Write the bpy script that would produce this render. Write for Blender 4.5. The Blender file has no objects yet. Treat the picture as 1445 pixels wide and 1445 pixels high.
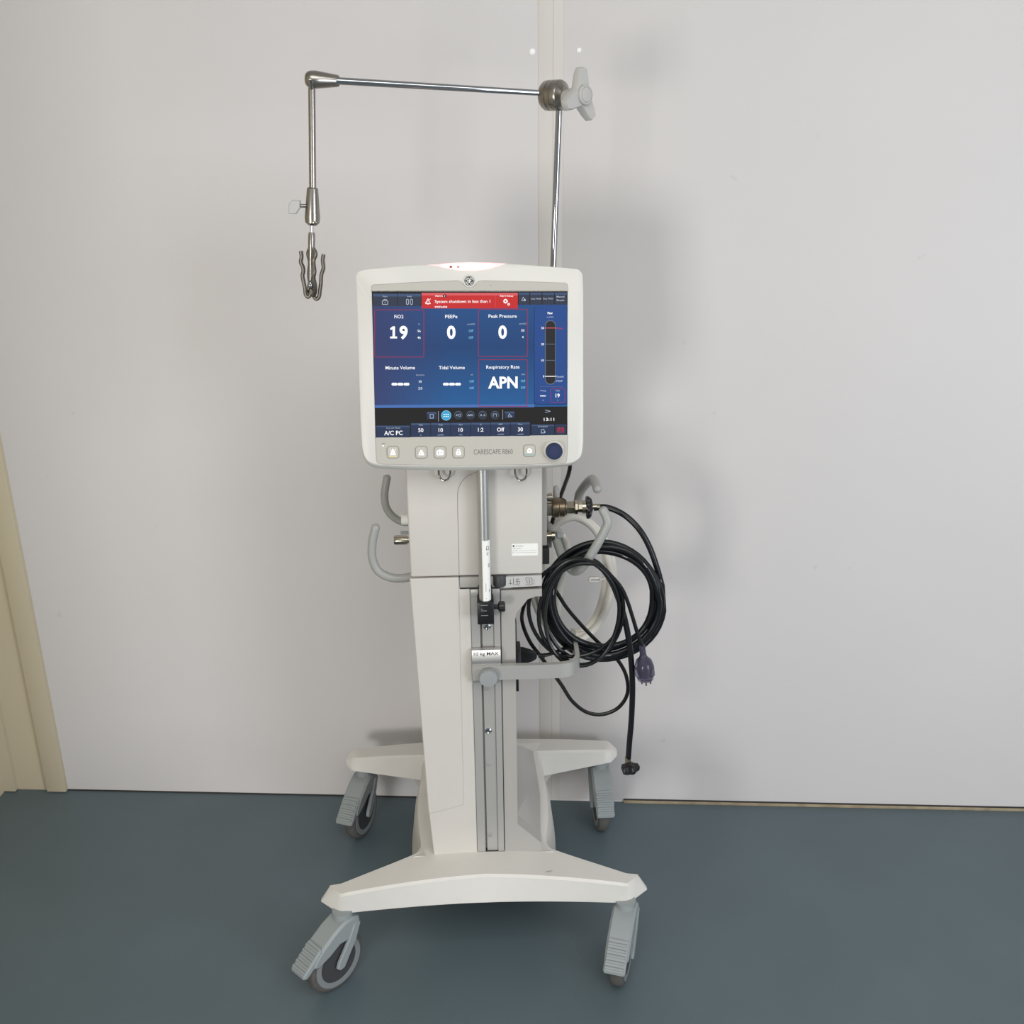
import bpy, bmesh, math, random
from math import sin, cos, tan, pi, radians, sqrt, atan2
from mathutils import Vector as V, Matrix as M
random.seed(7)
S = bpy.context.scene
COL = S.collection

# ------------------------------------------------------------------ camera
F = 1445.0; TH = radians(20.2); RO = radians(.7); H = 1.53
fw = V((0, cos(TH), -sin(TH))); r0 = V((1, 0, 0)); u0 = V((0, sin(TH), cos(TH)))
rt = r0*cos(RO) - u0*sin(RO); up = r0*sin(RO) + u0*cos(RO)
C = V((0, 0, H))
cam = bpy.data.cameras.new('camera'); cam.sensor_width = 36; cam.lens = 36.0
cam.clip_start = .05
camo = bpy.data.objects.new('camera', cam); COL.objects.link(camo)
camo.matrix_world = M(((rt.x, up.x, -fw.x, 0), (rt.y, up.y, -fw.y, 0), (rt.z, up.z, -fw.z, H), (0, 0, 0, 1)))
S.camera = camo

# the trolley's own frame: origin on the floor between the casters, -y is its front
CART = M.Translation((-.068, 1.79, 0)) @ M.Rotation(radians(2.0), 4, 'Z')
CI = CART.inverted()
def ray(px, py): return fw + rt*((px-722.5)/F) - up*((py-722.5)/F)
CL = CI @ C
def L(px, py, y):                      # measured point at trolley depth y
    d = CI.to_3x3() @ ray(px, py); t = (y-CL.y)/d.y
    return CL + d*t
def LZ(px, py, z):
    d = CI.to_3x3() @ ray(px, py); t = (z-CL.z)/d.z
    return CL + d*t

# ------------------------------------------------------------------ materials
def lin(c):
    c = c/255.0
    return c/12.92 if c <= .04045 else ((c+.055)/1.055)**2.4
def rgb(r, g, b): return (lin(r), lin(g), lin(b), 1)
def mat(name, col, rough=.5, metal=0, spec=.5, noise=0, nscale=40, coat=0, bump=0, emit=None, es=0, trans=0, ior=1.45):
    m = bpy.data.materials.new(name); m.use_nodes = True
    nt = m.node_tree; b = nt.nodes['Principled BSDF']
    b.inputs['Base Color'].default_value = col
    b.inputs['Roughness'].default_value = rough; b.inputs['Metallic'].default_value = metal
    b.inputs['Specular IOR Level'].default_value = spec
    b.inputs['Coat Weight'].default_value = coat
    b.inputs['Transmission Weight'].default_value = trans; b.inputs['IOR'].default_value = ior
    if emit:
        b.inputs['Emission Color'].default_value = emit; b.inputs['Emission Strength'].default_value = es
    if noise or bump:
        tc = nt.nodes.new('ShaderNodeTexCoord'); n = nt.nodes.new('ShaderNodeTexNoise')
        n.inputs['Scale'].default_value = nscale; n.inputs['Detail'].default_value = 4
        nt.links.new(tc.outputs['Object'], n.inputs['Vector'])
        if noise:
            mr = nt.nodes.new('ShaderNodeMapRange'); mr.inputs[1].default_value = .3; mr.inputs[2].default_value = .62
            mr.inputs[3].default_value = 1-noise; mr.inputs[4].default_value = 1+noise
            nt.links.new(n.outputs['Fac'], mr.inputs[0])
            mx = nt.nodes.new('ShaderNodeVectorMath'); mx.operation = 'SCALE'
            mx.inputs[0].default_value = col[:3]; nt.links.new(mr.outputs[0], mx.inputs['Scale'])
            nt.links.new(mx.outputs[0], b.inputs['Base Color'])
        if bump:
            bp = nt.nodes.new('ShaderNodeBump'); bp.inputs['Strength'].default_value = bump; bp.inputs['Distance'].default_value = .001
            nt.links.new(n.outputs['Fac'], bp.inputs['Height']); nt.links.new(bp.outputs[0], b.inputs['Normal'])
    return m
WHITE = mat('white_plastic', rgb(214, 211, 205), .42, noise=.012, nscale=25)
WHITE2 = mat('monitor_plastic', rgb(213, 210, 203), .38)
IVORY = mat('housing_paint', rgb(203, 198, 191), .45, noise=.01, nscale=20)
GREY = mat('grey_paint', rgb(168, 165, 160), .45)
ALU = mat('anodised_aluminium', rgb(180, 178, 174), .4, .35)
TUBEALU = mat('satin_aluminium_tube', rgb(190, 189, 186), .35, .8)
BRUSHED = mat('brushed_steel', rgb(160, 155, 148), .28, 1, noise=.04, nscale=90)
STEELD = mat('dark_steel', rgb(128, 124, 117), .32, 1)
CHROME = mat('chrome', rgb(172, 174, 178), .06, 1)
NICKEL = mat('nickel_plated_brass', rgb(178, 170, 154), .22, 1)
BRONZE = mat('dull_brass', rgb(128, 115, 96), .34, 1)
HANDLE = mat('grey_handle_plastic', rgb(160, 161, 157), .32)
CASTER = mat('caster_grey_plastic', rgb(144, 150, 151), .42)
CASTERL = mat('caster_rim_grey', rgb(128, 132, 132), .5)
TYRE = mat('grey_rubber', rgb(84, 82, 80), .75, noise=.12, nscale=60)
HUB = mat('dark_hub', rgb(64, 64, 66), .5)
KNOBG = mat('grey_knob', rgb(150, 152, 152), .4)
LIGHTG = mat('light_grey_plastic', rgb(188, 186, 182), .4)
BLACK = mat('black_plastic', rgb(26, 26, 29), .35)
RUBBER = mat('black_hose_rubber', rgb(20, 21, 25), .3, spec=.45)
CORD = mat('black_cord_pvc', rgb(18, 19, 21), .3)
PRINT = mat('hose_print', rgb(150, 150, 150), .5)
WHOSE = mat('white_hose_pvc', rgb(226, 222, 212), .38)
PLUG = mat('clear_violet_plastic', rgb(146, 141, 166), .06, trans=.85, ior=1.35)
PLUGIN = mat('plug_core', rgb(60, 56, 76), .4)
DARK = mat('dark_gap', rgb(52, 50, 48), .7)
SEAM = mat('panel_seam', rgb(150, 146, 138), .7)
BEIGE = mat('bezel_beige', rgb(186, 182, 173), .42)
BTN = mat('button_beige', rgb(189, 185, 175), .4)
BTNEDGE = mat('button_edge', rgb(163, 159, 149), .5)
ICON = mat('icon_white', rgb(250, 250, 250), .5, emit=(1, 1, 1, 1), es=.12)
INK = mat('grey_ink', rgb(110, 108, 104), .6)
BINK = mat('black_ink', rgb(50, 50, 52), .6)
NAVY = mat('navy_knob', rgb(34, 44, 76), .38)
NAVY2 = mat('navy_knob_dish', rgb(42, 52, 86), .35)
LABEL = mat('white_label', rgb(240, 239, 234), .5)
GLABEL = mat('grey_label', rgb(190, 189, 186), .45)
LOGOD = mat('emblem_dark', rgb(62, 62, 60), .3, .5)
LOGOS = mat('emblem_silver', rgb(205, 205, 200), .3, .5)
GOLD = mat('button_mark', rgb(212, 200, 150), .5)
TEAL = mat('button_mark_teal', rgb(150, 176, 172), .5)
def em(name, r, g, b, s=1.0, gloss=.25):
    return mat('display_'+name, (0.004, 0.004, 0.005, 1), gloss, 0, .25, emit=rgb(r, g, b), es=s)
E_BLACK = em('black', 36, 35, 34); E_TILE = em('tile', 46, 58, 84); E_TILE2 = em('tile_top', 66, 84, 116)
E_TOPT = em('top_tile', 54, 60, 76); E_RED = em('red', 196, 48, 48); E_REDL = em('red_light', 214, 92, 96); E_LINE = em('red_outline', 146, 50, 82)
E_W = em('white', 255, 255, 255, 1.05); E_G = em('pale', 178, 188, 206); E_B = em('light_blue', 130, 196, 236)
E_CY = em('cyan', 58, 160, 206); E_CY2 = em('cyan_ring', 140, 206, 232); E_CIR = em('disc', 78, 92, 110); E_CIRD = em('disc_dark', 48, 56, 68)
E_GA = em('gauge', 44, 44, 46); E_GB = em('gauge_edge', 96, 110, 124); E_PANEL = em('side_panel', 44, 76, 138); E_EDGE = em('panel_edge', 32, 56, 104)
E_BAR = em('blue_bar', 74, 112, 176); E_BATT = em('battery', 196, 40, 48)
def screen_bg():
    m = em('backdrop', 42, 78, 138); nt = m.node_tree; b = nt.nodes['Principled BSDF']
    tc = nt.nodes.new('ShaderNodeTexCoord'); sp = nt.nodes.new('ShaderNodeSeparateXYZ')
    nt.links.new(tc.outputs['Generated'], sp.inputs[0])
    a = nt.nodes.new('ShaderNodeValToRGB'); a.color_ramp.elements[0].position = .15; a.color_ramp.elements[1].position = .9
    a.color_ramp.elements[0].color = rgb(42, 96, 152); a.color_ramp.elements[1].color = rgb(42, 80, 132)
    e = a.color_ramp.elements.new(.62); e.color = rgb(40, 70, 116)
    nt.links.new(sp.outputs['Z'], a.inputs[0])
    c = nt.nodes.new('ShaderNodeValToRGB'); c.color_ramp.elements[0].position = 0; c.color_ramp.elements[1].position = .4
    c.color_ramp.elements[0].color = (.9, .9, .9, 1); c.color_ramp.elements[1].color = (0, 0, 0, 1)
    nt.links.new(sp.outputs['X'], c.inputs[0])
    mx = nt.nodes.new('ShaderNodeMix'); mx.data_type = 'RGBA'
    nt.links.new(c.outputs[0], mx.inputs['Factor']); nt.links.new(a.outputs[0], mx.inputs[6]); mx.inputs[7].default_value = rgb(58, 64, 104)  # left tint puts viewing-angle darkening and reflection into the display colour
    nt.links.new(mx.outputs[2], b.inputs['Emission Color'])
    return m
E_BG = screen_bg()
def alarm_mat():
    m = mat('alarm_lamp', rgb(240, 225, 222), .3, emit=(1, .5, .5, 1), es=1); nt = m.node_tree; b = nt.nodes['Principled BSDF']
    tc = nt.nodes.new('ShaderNodeTexCoord'); sp = nt.nodes.new('ShaderNodeSeparateXYZ'); nt.links.new(tc.outputs['Generated'], sp.inputs[0])
    a = nt.nodes.new('ShaderNodeValToRGB'); el = a.color_ramp.elements
    el[0].position = 0; el[0].color = (.02, .01, .01, 1); el[1].position = 1; el[1].color = (.10, .015, .02, 1)
    for p, c in ((.16, (.12, .02, .025, 1)), (.36, (1.5, .55, .5, 1)), (.62, (1.5, .6, .5, 1)), (.85, (.7, .10, .12, 1))):
        e = el.new(p); e.color = c
    nt.links.new(sp.outputs['X'], a.inputs[0]); nt.links.new(a.outputs[0], b.inputs['Emission Color'])
    b.inputs['Emission Strength'].default_value = 1.0
    return m
ALARM = alarm_mat()

# ------------------------------------------------------------------ mesh builder
class MB:
    def __init__(s): s.v = []; s.f = []; s.mi = []; s.sm = []; s.mats = []
    def m(s, mt):
        if mt not in s.mats: s.mats.append(mt)
        return s.mats.index(mt)
    def add(s, vs, fs, mt, smooth=False, X=None):
        o = len(s.v); i = s.m(mt)
        s.v += [(X @ V(p)) if X else V(p) for p in vs]
        for f in fs: s.f.append([o+k for k in f]); s.mi.append(i); s.sm.append(smooth)
        return s
    def frombm(s, bm, mt, smooth=False, X=None):
        bm.verts.ensure_lookup_table(); bm.verts.index_update()
        s.add([v.co.copy() for v in bm.verts], [[v.index for v in f.verts] for f in bm.faces], mt, smooth, X); bm.free(); return s
    def box(s, a, b, mt, bev=0, X=None, seg=2):
        bm = bmesh.new(); bmesh.ops.create_cube(bm, size=1)
        for v in bm.verts: v.co = V([(a[i]+b[i])/2 + v.co[i]*(b[i]-a[i]) for i in range(3)])
        if bev: bmesh.ops.bevel(bm, geom=bm.edges[:], offset=bev, segments=seg, affect='EDGES', profile=.5)
        return s.frombm(bm, mt, False, X)
    def tube(s, pts, r, mt, n=12, cap=True, smooth=True, X=None, round_end=False):
        pts = [V(p) for p in pts]; rr = r if isinstance(r, (list, tuple)) else [r]*len(pts)
        if round_end:
            for end in (0, 1):
                if end: d = (pts[-1]-pts[-2]).normalized(); p0 = pts[-1]; q = rr[-1]
                else: d = (pts[0]-pts[1]).normalized(); p0 = pts[0]; q = rr[0]
                ex = [(p0 + d*q*sin(a)*.8, q*max(cos(a), .02)) for a in (pi/8, pi/4, 3*pi/8, pi/2)]
                if end: pts += [e[0] for e in ex]; rr = list(rr)+[e[1] for e in ex]
                else: pts = [e[0] for e in ex[::-1]]+pts; rr = [e[1] for e in ex[::-1]]+list(rr)
        t0 = (pts[1]-pts[0]).normalized(); a = t0.orthogonal().normalized(); vs = []; prev = t0
        for i, p in enumerate(pts):
            t = (pts[min(i+1, len(pts)-1)]-pts[max(i-1, 0)])
            t = t.normalized() if t.length > 1e-9 else prev
            a = (prev.rotation_difference(t) @ a); a = (a - t*a.dot(t)).normalized(); b = t.cross(a); prev = t
            vs += [p + (a*cos(2*pi*k/n) + b*sin(2*pi*k/n))*rr[i] for k in range(n)]
        fs = [[i*n+k, i*n+(k+1) % n, (i+1)*n+(k+1) % n, (i+1)*n+k] for i in range(len(pts)-1) for k in range(n)]
        s.add(vs, fs, mt, smooth, X)
        if cap: 
            m0 = len(pts)-1
            s.add(vs[:n][::-1], [list(range(n))], mt, False, X); s.add(vs[m0*n:], [list(range(n))], mt, False, X)
        return s
    def lathe(s, prof, o, d, mt, n=32, smooth=True, X=None, bump=None):   # prof: (along, radius)
        d = V(d).normalized(); a = d.orthogonal().normalized()
        if abs(d.x) < .9: a = (V((1, 0, 0)) - d*d.x).normalized()
        b = d.cross(a); o = V(o); vs = []
        for (h, r) in prof:
            for k in range(n):
                an = 2*pi*k/n; q = r*(bump(an) if bump else 1)
                vs.append(o + d*h + (a*cos(an)+b*sin(an))*max(q, 1e-5))
        fs = [[i*n+k, i*n+(k+1) % n, (i+1)*n+(k+1) % n, (i+1)*n+k] for i in range(len(prof)-1) for k in range(n)]
        s.add(vs, fs, mt, smooth, X)
        s.add(vs[:n][::-1], [list(range(n))], mt, False, X); s.add(vs[-n:], [list(range(n))], mt, False, X)
        return s
    def loft(s, rings, mt, smooth=False, X=None, capa=True, capb=True, mts=None):
        n = len(rings[0])
        for i in range(len(rings)-1):
            s.add(list(rings[i])+list(rings[i+1]), [[k, (k+1) % n, n+(k+1) % n, n+k] for k in range(n)], mts[i] if mts else mt, smooth, X)
        if capa: s.add(rings[0][::-1], [list(range(n))], mt, False, X)
        if capb: s.add(rings[-1], [list(range(n))], mt, False, X)
        return s
    def prism(s, pts, fr, d0, d1, mt, bev=0, X=None):   # pts 2d; fr(a,b,d) -> 3d
        n = len(pts); area = sum(pts[i][0]*pts[(i+1) % n][1]-pts[(i+1) % n][0]*pts[i][1] for i in range(n))
        if bev:
            ins = inset(pts, bev)
            rings = [[fr(a, b, d0) for a, b in ins], [fr(a, b, d0+(bev if d1 > d0 else -bev)) for a, b in pts],
                     [fr(a, b, d1-(bev if d1 > d0 else -bev)) for a, b in pts], [fr(a, b, d1) for a, b in ins]]
        else: rings = [[fr(a, b, d0) for a, b in pts], [fr(a, b, d1) for a, b in pts]]
        return s.loft(rings, mt, X=X)
    def flat(s, pts, fr, d, mt): return s.add([fr(a, b, d) for a, b in pts], [list(range(len(pts)))], mt)
    def build(s, name, parent=None, origin=(0, 0, 0), label=None, X=None, fix=True):
        o = V(origin); me = bpy.data.meshes.new(name)
        me.from_pydata([tuple(p-o) for p in s.v], [], s.f)
        for mt in s.mats: me.materials.append(mt)
        me.polygons.foreach_set('material_index', s.mi); me.polygons.foreach_set('use_smooth', s.sm)
        bm = bmesh.new(); bm.from_mesh(me); bmesh.ops.remove_doubles(bm, verts=bm.verts[:], dist=2e-6)
        if fix: bmesh.ops.recalc_face_normals(bm, faces=bm.faces[:])
        bm.to_mesh(me); bm.free()
        try: me.set_sharp_from_angle(angle=radians(33))
        except Exception: pass
        ob = bpy.data.objects.new(name, me); COL.objects.link(ob); ob.location = o
        if parent: ob.parent = parent
        if label: ob['label'] = label
        return ob
def inset(pts, d):
    n = len(pts); A = sum(pts[i][0]*pts[(i+1) % n][1]-pts[(i+1) % n][0]*pts[i][1] for i in range(n)); sg = 1 if A > 0 else -1; out = []
    for i in range(n):
        p0, p1, p2 = pts[i-1], pts[i], pts[(i+1) % n]
        e1 = V((p1[0]-p0[0], p1[1]-p0[1])); e2 = V((p2[0]-p1[0], p2[1]-p1[1]))
        if e1.length < 1e-9: e1 = e2
        if e2.length < 1e-9: e2 = e1
        e1.normalize(); e2.normalize()
        n1 = V((-e1.y, e1.x))*sg; n2 = V((-e2.y, e2.x))*sg; b = n1+n2
        if b.length < 1e-6: b = n1
        b = b/max(b.dot(n1), .5)
        out.append((p1[0]+b.x*d, p1[1]+b.y*d))
    return out
def crom(pts, per=8, closed=False):        # centripetal Catmull-Rom through the points
    P = [V(p) for p in pts]; n = len(P); out = []
    def g(k):
        if closed: return P[k % n]
        if k < 0: return P[0]*2-P[1]
        if k > n-1: return P[n-1]*2-P[n-2]
        return P[k]
    for i in range(n if closed else n-1):
        a, b, c, d = g(i-1), g(i), g(i+1), g(i+2)
        t0 = 0; t1 = t0+max((b-a).length, 1e-7)**.5; t2 = t1+max((c-b).length, 1e-7)**.5; t3 = t2+max((d-c).length, 1e-7)**.5
        for k in range(per):
            t = t1+(t2-t1)*k/per
            A1 = a*((t1-t)/(t1-t0))+b*((t-t0)/(t1-t0)); A2 = b*((t2-t)/(t2-t1))+c*((t-t1)/(t2-t1)); A3 = c*((t3-t)/(t3-t2))+d*((t-t2)/(t3-t2))
            B1 = A1*((t2-t)/(t2-t0))+A2*((t-t0)/(t2-t0)); B2 = A2*((t3-t)/(t3-t1))+A3*((t-t1)/(t3-t1))
            out.append(B1*((t2-t)/(t2-t1))+B2*((t-t1)/(t2-t1)))
    if not closed: out.append(P[-1])
    return out
def rrect(x0, y0, x1, y1, r, n=6):
    out = []
    for cx, cy, a0 in ((x1-r, y1-r, 0), (x0+r, y1-r, 90), (x0+r, y0+r, 180), (x1-r, y0+r, 270)):
        for k in range(n+1): a = radians(a0+90*k/n); out.append((cx+r*cos(a), cy+r*sin(a)))
    return out
def circ(x, y, r, n=24): return [(x+r*cos(2*pi*k/n), y+r*sin(2*pi*k/n)) for k in range(n)]
def empty(name, label, cat, loc=(0, 0, 0), group=None):
    o = bpy.data.objects.new(name, None); COL.objects.link(o); o.empty_display_size = .05
    o.matrix_world = CART @ M.Translation(loc); o['label'] = label; o['category'] = cat
    if group: o['group'] = group
    return o
_tx = {}
def text_geo(body, bold):
    k = (body, bold)
    if k in _tx: return _tx[k]
    cu = bpy.data.curves.new('lettering', 'FONT'); cu.body = body; cu.size = 1; cu.align_x = 'CENTER'; cu.resolution_u = 3
    cu.offset = bold
    ob = bpy.data.objects.new('lettering', cu); COL.objects.link(ob); bpy.context.view_layer.update()
    me = bpy.data.meshes.new_from_object(ob.evaluated_get(bpy.context.evaluated_depsgraph_get()))
    vs = [v.co.copy() for v in me.vertices]; fs = [list(p.vertices) for p in me.polygons]
    bpy.data.objects.remove(ob); bpy.data.curves.remove(cu); bpy.data.meshes.remove(me)
    xs = [v.x for v in vs]; _tx[k] = (vs, fs, min(xs), max(xs)); return _tx[k]
def text(mb, body, fr, a, b, cap, d, mt, bold=0, width=None, left=False, rot=0):
    """fr maps (a,b,d) to 3d with b up; cap = capital height; (a,b) is the centre of the capitals"""
    vs, fs, x0, x1 = text_geo(body, bold); k = cap/.70; w = (x1-x0)*k; sx = k*(width/w if width else 1); xm = x0 if left else (x0+x1)/2
    c, s_ = cos(rot), sin(rot); out = []
    for v in vs:
        x = (v.x-xm)*sx; y = (v.y-.35)*k; out.append(fr(a+x*c-y*s_, b+x*s_+y*c, d))
    mb.add(out, fs, mt)

# ------------------------------------------------------------------ ventilator trolley
VENT = empty('ventilator', 'white intensive care ventilator on a four-caster trolley with a lit blue touchscreen', 'ventilator')
def XZ(a, b, d): return V((a, d, b))       # d = y

# --- base
def make_base():
    mb = MB()
    def bar(rows, smooth=False):
        rings = []
        for (x, yf, yfb, yb, ybb, zt, zb, c, *bx) in rows:
            xq = x+(bx[0] if bx else 0)
            rings.append([V((xq, yfb, zb)), V((x, yf-.0015, zt-c)), V((x, yf+c*.8, zt)), V((x, yb-c, zt)), V((x, yb, zt-c)), V((xq, ybb, zb))])
        mb.loft(rings, WHITE, smooth)
    rows = []
    N = 36
    for i in range(N+1):
        s = -1+2*i/N; x = s*.270; a = abs(s)*.90
        zt = .224-.030*a**1.8; zb = .172-.022*a**1.6 + (.004*((a-.85)/.15)**2 if a > .85 else 0)
        yb = -.120 if a < .36 else -.120-.082*((a-.36)/.64)**.8
        rows.append((x, -.217-.012*a, -.231+.006*a, yb, yb+.004, zt, zb, .004))
    # bevelled tips
    e = rows[0]; f = rows[-1]
    tip = lambda r, sg: (r[0]+sg*.024, -.201, -.200, -.193, -.192, r[5]-.004, r[6]+.008, .003, sg*.019)
    tip2 = lambda r, sg: (r[0]+sg*.004, r[1]+.004, r[2]+.004, r[3]-.001, r[4]-.001, r[5]-.0005, r[6]+.001, .004, sg*.007)
    bar([tip(e, -1), tip2(e, -1)]+rows+[tip2(f, 1), tip(f, 1)], True)
    rows = []
    for i in range(N+1):
        s = -1+2*i/N; x = s*.296; a = abs(s)
        zt = .208-.014*a**2; zb = .143+.024*max(0, (a-.45)/.55)**1.0
        yf = .206+.022*a; yb = .272
        rows.append((x, yf, yf-.008, yb, yb+.004, zt, zb, .004))
    e = rows[0]; f = rows[-1]
    tip = lambda r, sg: (r[0]+sg*.018, .242, .240, .256, .257, r[5]-.012, r[6]+.004, .002)
    tip2 = lambda r, sg: (r[0]+sg*.006, .231, .224, .268, .270, r[5]-.004, r[6]+.002, .004)
    bar([tip(e, -1), tip2(e, -1)]+rows+[tip2(f, 1), tip(f, 1)], True)
    # spine between the bars, waisted, flaring into both
    rings = []
    for i in range(25):
        t = i/24; y = -.15+.40*t
        w = .125 + .020*sin(pi*t)+.030*max(0, 1-t/.12)**2 + .03*max(0, (t-.82)/.18)**2
        wt = w-.022; zt = .219-.012*t
        rings.append([V((-w-.008, y, .118)), V((-w, y, zt-.03)), V((-w+.008, y, zt-.006)), V((-wt, y, zt)), V((wt, y, zt)), V((w-.008, y, zt-.006)), V((w, y, zt-.03)), V((w+.008, y, .118))])
    mb.loft(rings, WHITE, True)
    # scuff on the front bar
    sc = [LZ(768, 1231, .2235), LZ(774, 1229.5, .2235), LZ(779, 1229.2, .2235), LZ(780, 1229.8, .2235), LZ(774, 1230.6, .2235)]
    mb.add([p+V((0, 0, .0012)) for p in sc], [[0, 1, 2, 3, 4]], SEAM)
    return mb.build('base', VENT)
make_base()

# --- casters
def make_caster(x, y, zst, d):
    d = V((d[0], d[1], 0)).normalized(); a = V((-d.y, d.x, 0)); P = V((x, y, 0))
    fr = lambda u, z, w: P + d*u + a*w + V((0, 0, z))
    mb = MB()
    mb.lathe([(0, .0225), (.010, .0225), (.012, .019), (zst-.128, .019)], (x, y, .130), (0, 0, 1), CASTER, 24)
    hood = [(-.026, .128), (-.023, .142), (-.008, .149), (.012, .1495), (.036, .140), (.066, .1215), (.086, .104), (.090, .092), (.078, .086), (.050, .094), (.026, .106), (.004, .104), (-.016, .102)]
    mb.prism(hood, fr, -.0225, .0225, CASTER, .0045)
    leg = [(-.023, .130), (-.008, .134), (.006, .108), (.035, .068), (.038, .058), (.032, .051), (.022, .052), (.016, .060), (-.010, .098)]
    for w0, w1 in ((-.0245, -.0165), (.0165, .0245)): mb.prism(leg, fr, w0, w1, CASTER, .002)
    c = mb.build('caster', VENT, (x, y, 0))
    def sub(m2, name, lab=None):
        o = m2.build(name, None, (x, y, 0)); o.parent = c; o.location = (0, 0, 0)
        if lab: o['label'] = lab
    # wheel
    w = MB(); cen = fr(.028, .0625, 0)
    w.lathe([(-.0135, .050), (-.0135, .056), (-.010, .0605), (-.004, .0625), (.004, .0625), (.010, .0605), (.0135, .056), (.0135, .050)], cen, a, TYRE, 40)
    for sg in (-1, 1):
        w.lathe([(.011, .0525), (.0146, .0515), (.0146, .041), (.011, .040)], cen, a*sg, CASTERL, 40)
        w.lathe([(.011, .041), (.0138, .040), (.0138, .002)], cen, a*sg, HUB, 40)
    sub(w, 'wheel', 'grey rubber wheel with a dark hub')
    p = MB()
    ped = [(.068, .1240), (.111, .0890), (.1115, .0830), (.104, .0785), (.086, .0905), (.064, .114)]
    p.prism(ped, fr, -.0205, .0205, CASTER, .003)
    u = V((.043, 0, -.035)).normalized(); nrm = V((.035, 0, .043)).normalized()
    for k in range(5):
        q = .008+k*.0105
        ctr = (.068+u.x*q+nrm.x*.0001, .1240+u.z*q+nrm.z*.0001)
        p.tube([fr(ctr[0], ctr[1], -.017), fr(ctr[0], ctr[1], .017)], .0028, CASTER, 12)
    sub(p, 'brake_pedal')
    return c
make_caster(-.270, -.222, .158, (-.70, -.71))
make_caster(.268, -.224, .158, (-.32, -.95))
make_caster(-.274, .240, .172, (-.36, -.93))
make_caster(.274, .240, .172, (.02, -1))

# --- column
mb = MB()
mb.prism([(-.108, .800), (-.031, .800), (-.031, .786), (-.0125, .786), (-.0125, .218), (-.097, .218), (-.103, .320)], XZ, -.150, .06, IVORY, .0015)
mb.box((-.095, -.140, .216), (.062, .10, .800), GREY, .004)
mb.build('column', VENT)
mb = MB(); mb.prism([(-.117, .8065), (-.0315, .8065), (-.0355, .336), (-.042, .333), (-.098, .3185), (-.1035, .319)], XZ, -.1525, .02, IVORY, .0016)
mb.build('column_cover', VENT)
# mounting rail, an extrusion with a T slot
mb = MB()
prof = [(-.0118, -.1500), (-.0118, -.128), (.0395, -.128), (.0395, -.1500), (.0285, -.1500), (.0285, -.1455), (.0275, -.1455), (.0275, -.147), (.0072, -.147), (.0072, -.136), (.0035, -.136), (.0035, -.1500)]
mb.loft([[V((x, y, z)) for x, y in prof] for z in (.2235, .782)], ALU)
mb.box((-.0118, -.1505, .768), (.0395, -.140, .783), ALU, .001)
rail = mb.build('mounting_rail', VENT)
mb = MB(); mb.box((-.0115, -.1502, .2195), (.040, -.128, .2245), DARK, .0005); mb.build('rail_foot', rail)
for px, py, shiny in ((687.5, 884, 1), (686, 971, 0), (689, 1031, 1), (690, 1078, 0), (691.5, 1178, 0)):
    p = L(px, py, -.147); s = MB()
    if shiny:
        s.lathe([(0, .0062), (.002, .0062), (.003, .0045), (.0015, .0025), (.0015, .0001)], p, (0, -1, 0), CHROME, 16)
    else: s.lathe([(0, .005), (.0006, .005), (.001, .0042), (.001, .0001)], p, (0, -1, 0), KNOBG, 18)
    s.build('screw', rail, p, 'shiny hex socket screw' if shiny else None)
# grey side panel with its cut-away
mb = MB(); mb.prism([(.0412, .778), (.114, .7795), (.114, .765), (.1035, .765), (.089, .760), (.0695, .733), (.0665, .722), (.0665, .284), (.113, .238), (.113, .218), (.0412, .218)], XZ, -.149, -.118, GREY, .001)
mb.build('side_panel', VENT)
mb = MB()
q = [V((.0655, -.130, .452)), L(752, 1060, .12), L(762, 1120, .03), V((.1125, -.1195, .222)), V((.0655, -.120, .284))]
back = [V((-.06, -.10, .452)), V((-.06, .12, q[1].z)), V((-.06, .06, .22)), V((-.06, -.10, .21)), V((-.06, -.10, .284))]
cq = (q[0]+q[1]+q[2]+q[3]+q[4])/5; mb.add(q+[cq], [[i, (i+1) % 5, 5] for i in range(5)], GREY, True); mb.loft([q, back], GREY, capa=False); mb.build('foot_cover', VENT)

# --- engine housing
mb = MB()
mb.box((-.1155, -.150, .8085), (.1150, .17, 1.030), IVORY, .004, seg=3)
# seam lines of the front cover
def ribbon(mb, pts, w, mt, fr, d):
    n = len(pts)
    for i in range(n-1):
        a, b = V(pts[i]), V(pts[i+1]); t = (b-a)
        if t.length < 1e-9: continue
        t.normalize(); nn = V((-t.y, t.x))*w/2
        mb.add([fr(*(a+nn), d), fr(*(a-nn), d), fr(*(b-nn), d), fr(*(b+nn), d)], [[0, 1, 2, 3]], mt)
seam = [(-.0308, .8095), (-.0300, .88), (-.0292, .955), (-.0275, .970), (-.021, .983), (-.010, .993), (.004, .999)]
ribbon(mb, [tuple(p[:2]) for p in crom([(a, b, 0) for a, b in seam], 6)], .0011, SEAM, XZ, -.1503)
mb.box((-.112, -.13, .798), (.112, .16, .809), DARK)
hous = mb.build('engine_housing', VENT)
lb = MB(); pa = L(722, 767.5, -.150); pb = L(759, 783.5, -.150)
lb.prism(rrect(pa.x, pb.z, pb.x, pa.z, .001, 3), XZ, -.1495, -.1504, LABEL)
W_ = pb.x-pa.x; H_ = pa.z-pb.z
lb.flat(circ(pa.x+.0033, pa.z-.004, .0017, 16), XZ, -.1506, BINK)
text(lb, 'GE Healthcare', XZ, pa.x+.0075, pa.z-.0040, .0016, -.1506, BINK, left=True)
text(lb, 'Quality Assurance', XZ, pa.x+.0016, pa.z-.0082, .0014, -.1506, BINK, left=True)
text(lb, 'Checked by', XZ, pa.x+.0016, pa.z-.0124, .0013, -.1506, BINK, left=True)
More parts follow.
